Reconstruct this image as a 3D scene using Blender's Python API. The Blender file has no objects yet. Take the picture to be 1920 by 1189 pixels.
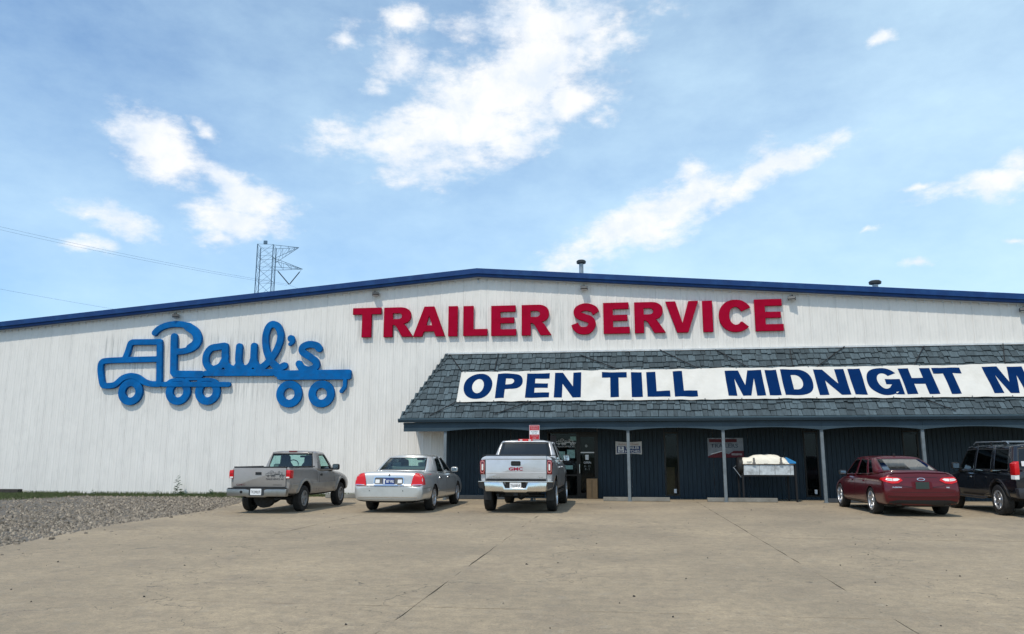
import bpy, bmesh, math, random
import numpy as np
from mathutils import Vector, Matrix
from mathutils.bvhtree import BVHTree
from mathutils.geometry import tessellate_polygon
random.seed(7)
R = math.radians
C = bpy.context.scene.collection

# ------------------------------------------------------------ camera, world, sun
EYE = (0, 0, 1.5)
cd = bpy.data.cameras.new('camera'); cam = bpy.data.objects.new('camera', cd); C.objects.link(cam)
cam.location = EYE
cam.rotation_euler = (R(90 + 10.18), 0, R(7.8))
cd.sensor_width = 36; cd.lens = 1450 / 1920 * 36
cd.clip_start = .1; cd.clip_end = 5000
bpy.context.scene.camera = cam

SUN_EL, SUN_AZ = 58, 203          # azimuth clockwise from +Y: the sun stands behind the photographer
world = bpy.data.worlds.new('World'); bpy.context.scene.world = world
world.use_nodes = True
sd = bpy.data.lights.new('sun', 'SUN'); sun = bpy.data.objects.new('sun', sd); C.objects.link(sun)
sd.energy = 2.5; sd.angle = R(1.0); sd.color = (1, .925, .80)
_s = Vector((math.cos(R(SUN_EL)) * math.sin(R(SUN_AZ)), math.cos(R(SUN_EL)) * math.cos(R(SUN_AZ)), math.sin(R(SUN_EL))))
sun.rotation_euler = _s.to_track_quat('Z', 'Y').to_euler()
sun.location = (0, -20, 40)
vs = bpy.context.scene.view_settings
vs.view_transform = 'Standard'; vs.look = 'None'; vs.gamma = 1; vs.use_curve_mapping = False
vs.exposure = 0.3

def cam_dir(px, py):              # direction of the sky seen at a pixel of the 1920-wide photograph
    v = Vector(((px - 960) / 1450, (594.5 - py) / 1450, -1))
    return (cam.rotation_euler.to_matrix() @ v).normalized()

def build_world():
    nt = world.node_tree; N = nt.nodes; L = nt.links; N.clear()
    out = N.new('ShaderNodeOutputWorld'); bg = N.new('ShaderNodeBackground'); bg.inputs[1].default_value = .105
    L.new(bg.outputs[0], out.inputs[0])
    sky = N.new('ShaderNodeTexSky'); sky.sky_type = 'NISHITA'; sky.sun_disc = False
    sky.sun_elevation = R(SUN_EL); sky.sun_rotation = R(SUN_AZ)
    sky.air_density = 1.0; sky.dust_density = .6; sky.ozone_density = 2.2; sky.altitude = 200
    def math_(op, a, b=None, c=None):
        n = N.new('ShaderNodeMath'); n.operation = op
        for i, v in enumerate((a, b, c)):
            if v is None: continue
            if isinstance(v, (int, float)): n.inputs[i].default_value = v
            else: L.new(v, n.inputs[i])
        return n.outputs[0]
    tc = N.new('ShaderNodeTexCoord'); sep = N.new('ShaderNodeSeparateXYZ'); L.new(tc.outputs['Generated'], sep.inputs[0])
    az = math_('ARCTAN2', sep.outputs[0], sep.outputs[1]); el = math_('ARCSINE', sep.outputs[2])
    cmb = N.new('ShaderNodeCombineXYZ'); L.new(az, cmb.inputs[0]); L.new(el, cmb.inputs[1])
    # wispy warping of the coordinates
    nz = N.new('ShaderNodeTexNoise'); nz.inputs['Scale'].default_value = 9; nz.inputs['Detail'].default_value = 7; nz.inputs['Roughness'].default_value = .6
    L.new(cmb.outputs[0], nz.inputs['Vector'])
    wsub = N.new('ShaderNodeVectorMath'); wsub.operation = 'SUBTRACT'; L.new(nz.outputs['Color'], wsub.inputs[0]); wsub.inputs[1].default_value = (.5, .5, .5)
    wsc = N.new('ShaderNodeVectorMath'); wsc.operation = 'MULTIPLY'; L.new(wsub.outputs[0], wsc.inputs[0]); wsc.inputs[1].default_value = (.07, .055, 0)
    wad = N.new('ShaderNodeVectorMath'); wad.operation = 'ADD'; L.new(cmb.outputs[0], wad.inputs[0]); L.new(wsc.outputs[0], wad.inputs[1])
    blobs = [  # px, py, half length, half height, tilt (deg, counter-clockwise), weight
        (1040, 50, 165, 60, 0, 1), (1010, 118, 130, 60, 20, 1.3), (930, 175, 140, 60, 15, 1.3), (870, 238, 190, 56, 12, 1.3), (760, 268, 120, 34, 10, .9),
        (1070, 190, 60, 45, 0, .8), (745, 110, 60, 45, 20, .7), (640, 75, 50, 26, 10, .45), (755, 38, 48, 20, 0, .55), (710, 160, 36, 30, 0, .5), (1120, 235, 50, 22, 0, .5),
        (300, 270, 95, 42, -25, .95), (420, 325, 80, 26, -25, .85), (480, 375, 70, 34, -15, .8), (395, 240, 42, 18, -30, .5),
        (440, 415, 105, 34, 0, .75), (400, 440, 60, 24, 0, .6), (225, 410, 78, 22, -8, 1.0), (155, 460, 60, 17, 0, .6),
        (1175, 430, 150, 34, 27, 1.15), (1300, 372, 130, 36, 22, 1.15), (1110, 462, 60, 18, 12, .9), (1430, 322, 130, 20, 20, 1.0), (1300, 315, 44, 20, 10, .75),
        (1658, 70, 36, 13, 5, .85), (1850, 340, 110, 22, 4, 1.0), (1730, 350, 50, 12, 0, .5), (1905, 300, 50, 26, 0, .5), (1725, 500, 34, 10, 0, .6), (1900, 450, 34, 10, 0, .5), 
        (1625, 445, 30, 9, 0, .4)]
    rnd = random.Random(5)
    for k in range(26):            # the same weather goes on outside the frame
        a = rnd.uniform(.85, 5.4); e = rnd.uniform(.12, .95)
        blobs.append((None, (a, e), rnd.uniform(.08, .2), rnd.uniform(.03, .07), rnd.uniform(-20, 25), rnd.uniform(.6, 1)))
    def field(vec_socket):
        acc = None
        for b in blobs:
            if b[0] is None:
                a, e = b[1]; a = a if a < math.pi else a - 2 * math.pi; sx, sy = b[2], b[3]
            else:
                d = cam_dir(b[0], b[1]); a = math.atan2(d.x, d.y); e = math.asin(d.z)
                k = 1 / 1450 / (1 + ((b[0] - 960) ** 2 + (b[1] - 594) ** 2) / 1450 ** 2) ** .5
                sx, sy = b[2] * k * .92, b[3] * k * 1.0
            m = N.new('ShaderNodeMapping'); m.vector_type = 'TEXTURE'
            m.inputs['Location'].default_value = (a, e, 0); m.inputs['Rotation'].default_value = (0, 0, R(b[4])); m.inputs['Scale'].default_value = (sx, sy, 1)
            L.new(vec_socket, m.inputs[0])
            ln = N.new('ShaderNodeVectorMath'); ln.operation = 'LENGTH'; L.new(m.outputs[0], ln.inputs[0])
            f = math_('MULTIPLY_ADD', ln.outputs['Value'], -.55 * 1, .55 + .42 * b[5])
            acc = f if acc is None else math_('MAXIMUM', acc, f)
        return acc
    fld = field(wad.outputs[0])
    n2 = N.new('ShaderNodeTexNoise'); n2.inputs['Scale'].default_value = 11; n2.inputs['Detail'].default_value = 8; n2.inputs['Roughness'].default_value = .52
    sc2 = N.new('ShaderNodeVectorMath'); sc2.operation = 'MULTIPLY'; L.new(cmb.outputs[0], sc2.inputs[0]); sc2.inputs[1].default_value = (1, 1.9, 1); L.new(sc2.outputs[0], n2.inputs['Vector'])
    n5 = N.new('ShaderNodeTexNoise'); n5.inputs['Scale'].default_value = 42; n5.inputs['Detail'].default_value = 6; n5.inputs['Roughness'].default_value = .65; L.new(sc2.outputs[0], n5.inputs['Vector'])
    tot = math_('ADD', math_('ADD', fld, math_('MULTIPLY_ADD', n2.outputs[0], 1.7, -.85)), math_('MULTIPLY_ADD', n5.outputs[0], .8, -.4))
    mr = N.new('ShaderNodeMapRange'); mr.interpolation_type = 'SMOOTHSTEP'; L.new(tot, mr.inputs[0])
    mr.inputs[1].default_value = .08; mr.inputs[2].default_value = .80
    # thin veil over the whole sky, thicker low down
    n3 = N.new('ShaderNodeTexNoise'); n3.inputs['Scale'].default_value = 3.2; n3.inputs['Detail'].default_value = 8; n3.inputs['Roughness'].default_value = .62; L.new(sc2.outputs[0], n3.inputs['Vector'])
    veil = N.new('ShaderNodeMapRange'); L.new(n3.outputs[0], veil.inputs[0]); veil.inputs[1].default_value = .3; veil.inputs[2].default_value = .75; veil.inputs[3].default_value = .0; veil.inputs[4].default_value = .40
    low = N.new('ShaderNodeMapRange'); L.new(el, low.inputs[0]); low.inputs[1].default_value = .06; low.inputs[2].default_value = .62; low.inputs[3].default_value = .34; low.inputs[4].default_value = .0
    # the air is clearer to the north-west (upper left of the view)
    side = N.new('ShaderNodeMapRange'); L.new(az, side.inputs[0]); side.inputs[1].default_value = -.75; side.inputs[2].default_value = .35; side.inputs[3].default_value = .0; side.inputs[4].default_value = .30
    v = math_('ADD', math_('ADD', veil.outputs[0], low.outputs[0]), side.outputs[0])
    v = math_('MINIMUM', v, .85)
    blue = N.new('ShaderNodeVectorMath'); blue.operation = 'MULTIPLY'; L.new(sky.outputs[0], blue.inputs[0]); blue.inputs[1].default_value = (.80, 1.13, 1.36)
    m1 = N.new('ShaderNodeMix'); m1.data_type = 'RGBA'; L.new(v, m1.inputs['Factor']); L.new(blue.outputs[0], m1.inputs['A']); m1.inputs['B'].default_value = (5.9, 7.9, 9.1, 1)
    m2 = N.new('ShaderNodeMix'); m2.data_type = 'RGBA'; L.new(math_('MULTIPLY', mr.outputs[0], .95), m2.inputs['Factor']); L.new(m1.outputs['Result'], m2.inputs['A'])
    # cloud tone: slightly greyer where thin noise says so
    n4 = N.new('ShaderNodeTexNoise'); n4.inputs['Scale'].default_value = 15; n4.inputs['Detail'].default_value = 7; n4.inputs['Roughness'].default_value = .6; L.new(wad.outputs[0], n4.inputs['Vector'])
    cr = N.new('ShaderNodeMapRange'); L.new(n4.outputs[0], cr.inputs[0]); cr.inputs[1].default_value = .36; cr.inputs[2].default_value = .56
    cm = N.new('ShaderNodeMix'); cm.data_type = 'RGBA'; L.new(cr.outputs[0], cm.inputs['Factor']); cm.inputs['A'].default_value = (6.5, 7.1, 7.9, 1); cm.inputs['B'].default_value = (8.0, 8.05, 8.15, 1)
    L.new(cm.outputs['Result'], m2.inputs['B'])
    L.new(m2.outputs['Result'], bg.inputs[0])
build_world()

# ------------------------------------------------------------ materials
MATS = {}
def mat(name, col, rough=.6, metal=0, noise=0, nscale=4, bump=0, bscale=40, coat=0, spec=.3, stretch=(1, 1, 1), dirt=None, dirt_amt=0, dscale=2, isl=0, sheen=0):
    if name in MATS: return MATS[name]
    m = bpy.data.materials.new(name); m.use_nodes = True; nt = m.node_tree; N = nt.nodes; L = nt.links
    p = N['Principled BSDF']; p.inputs['Roughness'].default_value = rough; p.inputs['Metallic'].default_value = metal
    p.inputs['Coat Weight'].default_value = coat; p.inputs['Coat Roughness'].default_value = .04; p.inputs['Specular IOR Level'].default_value = spec
    tc = N.new('ShaderNodeTexCoord'); mp = N.new('ShaderNodeMapping'); mp.inputs['Scale'].default_value = stretch
    geo = N.new('ShaderNodeNewGeometry')
    L.new(geo.outputs['Position'], mp.inputs[0])
    c = N.new('ShaderNodeRGB'); c.outputs[0].default_value = (*col, 1); cur = c.outputs[0]
    def mix(fac, a, b, typ='MIX'):
        x = N.new('ShaderNodeMix'); x.data_type = 'RGBA'; x.blend_type = typ
        if isinstance(fac, float): x.inputs['Factor'].default_value = fac
        else: L.new(fac, x.inputs['Factor'])
        L.new(a, x.inputs['A'])
        if isinstance(b, tuple): x.inputs['B'].default_value = (*b, 1)
        else: L.new(b, x.inputs['B'])
        return x.outputs['Result']
    if noise:
        n = N.new('ShaderNodeTexNoise'); n.inputs['Scale'].default_value = nscale; n.inputs['Detail'].default_value = 6; n.inputs['Roughness'].default_value = .65; L.new(mp.outputs[0], n.inputs['Vector'])
        mr = N.new('ShaderNodeMapRange'); L.new(n.outputs[0], mr.inputs[0]); mr.inputs[1].default_value = .3; mr.inputs[2].default_value = .7; mr.inputs[3].default_value = 1 - noise; mr.inputs[4].default_value = 1 + noise
        vm = N.new('ShaderNodeVectorMath'); vm.operation = 'SCALE'; L.new(cur, vm.inputs[0]); L.new(mr.outputs[0], vm.inputs['Scale']); cur = vm.outputs[0]
    if isl:
        oi = N.new('ShaderNodeObjectInfo'); ad = N.new('ShaderNodeMath'); ad.operation = 'ADD'; L.new(oi.outputs['Random'], ad.inputs[0]); L.new(geo.outputs['Random Per Island'], ad.inputs[1])
        fr = N.new('ShaderNodeMath'); fr.operation = 'FRACT'; L.new(ad.outputs[0], fr.inputs[0])
        mr = N.new('ShaderNodeMapRange'); L.new(fr.outputs[0], mr.inputs[0]); mr.inputs[3].default_value = 1 - isl; mr.inputs[4].default_value = 1 + isl
        vm = N.new('ShaderNodeVectorMath'); vm.operation = 'SCALE'; L.new(cur, vm.inputs[0]); L.new(mr.outputs[0], vm.inputs['Scale']); cur = vm.outputs[0]
    if dirt:
        n = N.new('ShaderNodeTexNoise'); n.inputs['Scale'].default_value = dscale; n.inputs['Detail'].default_value = 8; n.inputs['Roughness'].default_value = .7; L.new(mp.outputs[0], n.inputs['Vector'])
        mr = N.new('ShaderNodeMapRange'); L.new(n.outputs[0], mr.inputs[0]); mr.inputs[1].default_value = .48; mr.inputs[2].default_value = .75; mr.inputs[4].default_value = dirt_amt
        cur = mix(mr.outputs[0], cur, dirt)
    L.new(cur, p.inputs['Base Color'])
    if bump:
        n = N.new('ShaderNodeTexNoise'); n.inputs['Scale'].default_value = bscale; n.inputs['Detail'].default_value = 5; L.new(mp.outputs[0], n.inputs['Vector'])
        b = N.new('ShaderNodeBump'); b.inputs['Strength'].default_value = bump; b.inputs['Distance'].default_value = .02; L.new(n.outputs[0], b.inputs['Height']); L.new(b.outputs[0], p.inputs['Normal'])
    MATS[name] = m; return m

def glass(name, tint, gloss=1.0, ior=1.6):
    if name in MATS: return MATS[name]
    m = bpy.data.materials.new(name); m.use_nodes = True; nt = m.node_tree; N = nt.nodes; L = nt.links
    N.remove(N['Principled BSDF']); o = N['Material Output']
    t = N.new('ShaderNodeBsdfTransparent'); t.inputs[0].default_value = (*tint, 1)
    g = N.new('ShaderNodeBsdfGlossy'); g.inputs['Roughness'].default_value = .03; g.inputs['Color'].default_value = (gloss, gloss, gloss, 1)
    ge = N.new('ShaderNodeNewGeometry'); dt = N.new('ShaderNodeVectorMath'); dt.operation = 'DOT_PRODUCT'; L.new(ge.outputs['Incoming'], dt.inputs[0]); L.new(ge.outputs['Normal'], dt.inputs[1])
    def mm_(op, a, b):
        n = N.new('ShaderNodeMath'); n.operation = op
        for i, v in enumerate((a, b)):
            if isinstance(v, (int, float)): n.inputs[i].default_value = v
            elif v is not None: L.new(v, n.inputs[i])
        return n.outputs[0]
    f0 = ((ior - 1) / (ior + 1)) ** 2; fo = mm_('POWER', mm_('SUBTRACT', 1.0, mm_('ABSOLUTE', dt.outputs['Value'], None)), 5.0)
    fr_ = mm_('ADD', mm_('MULTIPLY', fo, 1 - f0), f0)
    x = N.new('ShaderNodeMixShader'); L.new(fr_, x.inputs[0]); L.new(t.outputs[0], x.inputs[1]); L.new(g.outputs[0], x.inputs[2]); L.new(x.outputs[0], o.inputs[0])
    MATS[name] = m; return m

WHITE_WALL = mat('white_wall_paint', (.74, .71, .665), .6, noise=.035, nscale=1.1, stretch=(1.3, 1, .5), dirt=(.5, .49, .46), dirt_amt=.35, dscale=2.6, bump=.12, bscale=14)
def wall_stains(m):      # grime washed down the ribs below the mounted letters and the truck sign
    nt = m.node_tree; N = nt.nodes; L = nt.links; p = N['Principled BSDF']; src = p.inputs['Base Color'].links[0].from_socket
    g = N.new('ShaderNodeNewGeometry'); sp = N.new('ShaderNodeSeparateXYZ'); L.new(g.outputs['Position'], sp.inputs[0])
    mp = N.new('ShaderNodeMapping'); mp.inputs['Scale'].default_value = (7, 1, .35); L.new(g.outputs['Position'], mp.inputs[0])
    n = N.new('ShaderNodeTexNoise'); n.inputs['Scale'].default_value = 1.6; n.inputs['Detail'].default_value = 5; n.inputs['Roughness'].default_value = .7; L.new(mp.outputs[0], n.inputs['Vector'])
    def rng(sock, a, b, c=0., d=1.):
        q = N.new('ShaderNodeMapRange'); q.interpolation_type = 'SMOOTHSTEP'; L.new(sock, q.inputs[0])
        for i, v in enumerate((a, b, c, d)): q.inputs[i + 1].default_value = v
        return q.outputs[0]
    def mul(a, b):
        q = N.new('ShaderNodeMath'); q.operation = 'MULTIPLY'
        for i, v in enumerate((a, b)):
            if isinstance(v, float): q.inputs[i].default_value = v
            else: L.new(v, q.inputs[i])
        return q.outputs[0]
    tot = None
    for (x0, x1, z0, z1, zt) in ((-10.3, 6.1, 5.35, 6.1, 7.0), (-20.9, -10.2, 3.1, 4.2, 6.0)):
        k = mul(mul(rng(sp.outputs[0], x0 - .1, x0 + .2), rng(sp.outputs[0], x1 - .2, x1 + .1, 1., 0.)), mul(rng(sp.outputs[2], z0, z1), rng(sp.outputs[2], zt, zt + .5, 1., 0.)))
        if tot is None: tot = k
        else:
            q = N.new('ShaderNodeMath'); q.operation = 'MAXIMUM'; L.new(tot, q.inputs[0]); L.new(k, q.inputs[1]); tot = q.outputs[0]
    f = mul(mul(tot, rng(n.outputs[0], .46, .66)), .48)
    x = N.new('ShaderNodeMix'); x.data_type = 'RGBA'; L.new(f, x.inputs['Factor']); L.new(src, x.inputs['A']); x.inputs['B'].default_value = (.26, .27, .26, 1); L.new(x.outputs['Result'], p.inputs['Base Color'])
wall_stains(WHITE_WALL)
FASCIA = mat('blue_fascia_paint', (.003, .036, .145), .6, noise=.15, nscale=1.5, dirt=(.02, .10, .26), dirt_amt=.5)
LOGO_BLUE = mat('sign_blue_paint', (.002, .115, .35), .7, spec=.08, noise=.22, nscale=2, dirt=(.02, .06, .15), dirt_amt=.6, dscale=3, bump=.1)
LOGO_EDGE = mat('sign_blue_edge', (.01, .06, .22), .5, noise=.1)
SIGN_RED = mat('sign_red_paint', (.33, .0, .022), .7, spec=.08, noise=.18, nscale=3, dirt=(.2, .003, .03), dirt_amt=.5, dscale=3)
SHAKE = mat('shingle_paint', (.064, .088, .100), .8, noise=.25, nscale=9, stretch=(3, 1, .6), isl=.34, dirt=(.025, .034, .04), dirt_amt=.75, dscale=1.3, bump=.3, bscale=40)
DECK = mat('roof_felt_dark', (.02, .025, .03), .9)
TRIM_BLUE = mat('trim_blue_paint', (.032, .056, .075), .6, noise=.15, nscale=3, bump=.1)
SIDING = mat('siding_blue_paint', (.018, .032, .045), .7, noise=.25, nscale=4, stretch=(4, 1, .4), dirt=(.03, .055, .065), dirt_amt=.6, dscale=3)
POST = mat('post_paint', (.15, .175, .19), .5, noise=.2, nscale=6, dirt=(.1, .13, .14), dirt_amt=.5)
BANNER = mat('banner_vinyl', (.60, .58, .535), .8, noise=.05, nscale=2, dirt=(.47, .44, .38), dirt_amt=.6, dscale=1.5, bump=.25, bscale=3)
PRINT_NAVY = mat('banner_navy_print', (.002, .020, .085), .9, spec=.03, noise=.1, nscale=3)
ROPE = mat('dark_rope', (.02, .02, .022), .8)
BLACK = mat('matte_black', (.012, .012, .013), .7)
BLACKP = mat('black_plastic', (.02, .02, .021), .45, noise=.1)
CAVITY = mat('dark_cavity', (.006, .006, .007), .9)
RUBBER = mat('tyre_rubber', (.018, .018, .018), .75, noise=.3, nscale=14, dirt=(.06, .055, .05), dirt_amt=.5, dscale=6)
ALLOY = mat('alloy_rim', (.55, .56, .58), .32, metal=.85, noise=.15)
STEELRIM = mat('steel_rim_grey', (.28, .28, .28), .45, metal=.5, noise=.15)
CHROME = mat('chrome', (.75, .76, .78), .12, metal=1, noise=.06, dirt=(.4, .38, .33), dirt_amt=.35, dscale=4)
DARKMETAL = mat('dark_metal', (.06, .065, .07), .5, metal=.6)
GALV = mat('galvanised_metal', (.3, .33, .36), .45, metal=.7, noise=.2)
REDLENS = mat('red_lamp_lens', (.55, .004, .008), .35, coat=.3)
DARKREDLENS = mat('dark_red_lamp_lens', (.14, .006, .012), .12, coat=1)
CLEARLENS = mat('clear_lamp_lens', (.75, .74, .72), .4, coat=.2)
PLATE = mat('plate_white', (.72, .73, .74), .4)
PLATE_BLUE = mat('plate_blue', (.02, .05, .2), .4)
INK = mat('black_print', (.015, .015, .018), .5)
WHITEPRINT = mat('white_print', (.72, .73, .74), .5)
SEAT = mat('seat_fabric', (.035, .036, .038), .9)
SEATGREY = mat('seat_grey_leather', (.2, .2, .2), .6)
INTERIOR = mat('car_interior', (.02, .02, .021), .9)
GLASS_TEAL = glass('teal_tinted_glass', (.66, .86, .82))
GLASS_SKY = glass('sky_reflecting_glass', (.08, .1, .1), ior=3.2)
GLASS_DARK = glass('dark_tinted_glass', (.05, .06, .065))
GLASS_CLEAR = glass('window_glass', (.75, .8, .8))
MIRROR = mat('mirror_glass', (.6, .62, .64), .05, metal=1)
WOODOLD = mat('old_timber', (.05, .045, .04), .9, noise=.3, nscale=8)
CARD = mat('brown_cardboard', (.30, .19, .10), .85, noise=.15, nscale=8, bump=.2)

# ------------------------------------------------------------ helpers
def tag(o, label=None, cat=None, group=None, kind=None):
    if label: o['label'] = label
    if cat: o['category'] = cat
    if group: o['group'] = group
    if kind: o['kind'] = kind
    return o

def empty(name, loc=(0, 0, 0), rz=0, label=None, cat=None, group=None):
    o = bpy.data.objects.new(name, None); C.objects.link(o); o.location = loc; o.rotation_euler = (0, 0, rz)
    o.empty_display_size = .2
    return tag(o, label, cat, group)

def mesh_obj(name, me, parent=None, mats=()):
    o = bpy.data.objects.new(name, me); C.objects.link(o)
    for m in mats:
        me.materials.append(m)
    if parent is not None: o.parent = parent
    return o

class MB:
    def __init__(s): s.v = []; s.f = []
    def add(s, vs, fs):
        k = len(s.v); s.v += [tuple(v) for v in vs]; s.f += [tuple(i + k for i in f) for f in fs]; return s
    def box(s, x0, x1, y0, y1, z0, z1):
        return s.add([(x0, y0, z0), (x1, y0, z0), (x1, y1, z0), (x0, y1, z0), (x0, y0, z1), (x1, y0, z1), (x1, y1, z1), (x0, y1, z1)],
                     [(0, 3, 2, 1), (4, 5, 6, 7), (0, 1, 5, 4), (1, 2, 6, 5), (2, 3, 7, 6), (3, 0, 4, 7)])
    def tube(s, pts, r, n=8, cap=True):
        pts = [Vector(p) for p in pts]; rings = []
        for i, p in enumerate(pts):
            d = (pts[min(i + 1, len(pts) - 1)] - pts[max(i - 1, 0)]).normalized()
            u = d.cross(Vector((0, 0, 1)) if abs(d.z) < .95 else Vector((1, 0, 0))).normalized(); w = d.cross(u)
            rr = r[i] if isinstance(r, (list, tuple)) else r
            rings.append([p + (u * math.cos(a) + w * math.sin(a)) * rr for a in (2 * math.pi * (k + .5) / n for k in range(n))])
        vs = [v for ring in rings for v in ring]; fs = []
        for i in range(len(pts) - 1):
            for k in range(n):
                a, b = i * n + k, i * n + (k + 1) % n
                fs.append((a, b, b + n, a + n))
        if cap: fs += [tuple(range(n))[::-1], tuple((len(pts) - 1) * n + k for k in range(n))]
        return s.add(vs, fs)
    def lathe(s, prof, origin=(0, 0, 0), axis='z', n=24, cap=True):
        vs = []; fs = []
        for (r, h) in prof:
            for k in range(n):
                a = 2 * math.pi * k / n; x, y = r * math.cos(a), r * math.sin(a)
                p = {'z': (x, y, h), 'x': (h, x, y), 'y': (x, h, y)}[axis]
                vs.append((p[0] + origin[0], p[1] + origin[1], p[2] + origin[2]))
        for i in range(len(prof) - 1):
            for k in range(n):
                a, b = i * n + k, i * n + (k + 1) % n
                fs.append((a, b, b + n, a + n))
        if cap: fs += [tuple(range(n))[::-1], tuple((len(prof) - 1) * n + k for k in range(n))]
        return s.add(vs, fs)
    def prism(s, poly, y0, y1, axis='y'):
        n = len(poly)
        def P(a, b, h): return {'y': (a, h, b), 'x': (h, a, b), 'z': (a, b, h)}[axis]
        vs = [P(a, b, y0) for a, b in poly] + [P(a, b, y1) for a, b in poly]
        fs = [tuple(range(n)), tuple(range(2 * n - 1, n - 1, -1))] + [(i, i + n, (i + 1) % n + n, (i + 1) % n) for i in range(n)]
        return s.add(vs, fs)
    def mesh(s, name='m'):
        me = bpy.data.meshes.new(name); me.from_pydata(s.v, [], s.f)
        bm = bmesh.new(); bm.from_mesh(me); bmesh.ops.recalc_face_normals(bm, faces=bm.faces); bm.to_mesh(me); bm.free()
        return me
    def build(s, name, m, parent=None, smooth=None, bevel=0):
        me = s.mesh(name)
        if bevel:
            bm = bmesh.new(); bm.from_mesh(me)
            bmesh.ops.bevel(bm, geom=list(bm.edges), offset=bevel, segments=2, affect='EDGES', profile=.5, clamp_overlap=True)
            bm.to_mesh(me); bm.free()
        if smooth is not None:
            me.polygons.foreach_set('use_smooth', [True] * len(me.polygons)); me.set_sharp_from_angle(angle=R(smooth))
        return mesh_obj(name, me, parent, [m])

def text_mesh(txt, size, extrude=0, align='CENTER', spacing=1, bold=0):
    cu = bpy.data.curves.new('t', 'FONT'); cu.body = txt; cu.size = size; cu.extrude = extrude; cu.align_x = align; cu.align_y = 'CENTER'
    cu.space_character = spacing; cu.offset = bold; cu.resolution_u = 3
    o = bpy.data.objects.new('t', cu); C.objects.link(o)
    dg = bpy.context.evaluated_depsgraph_get(); me = bpy.data.meshes.new_from_object(o.evaluated_get(dg))
    bpy.data.objects.remove(o); bpy.data.curves.remove(cu)
    me.materials.clear()
    return me

def fit_mesh(me, w, h):   # scale a flat mesh into a w x h box centred on the origin
    co = np.empty(len(me.vertices) * 3); me.vertices.foreach_get('co', co); co = co.reshape(-1, 3)
    lo, hi = co.min(0), co.max(0); c = (lo + hi) / 2; s = np.array([w / max(hi[0] - lo[0], 1e-6), h / max(hi[1] - lo[1], 1e-6), 1])
    co = (co - c) * s; me.vertices.foreach_set('co', co.ravel()); return me

def text_on(txt, w, h, m, parent, loc, rot=(90, 0, 0), name='lettering', bold=0, label=None):
    me = fit_mesh(text_mesh(txt, 1, bold=bold), w, h)
    o = mesh_obj(name, me, parent, [m]); o.location = loc; o.rotation_euler = tuple(R(a) for a in rot)
    if label: o['label'] = label
    return o

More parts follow.
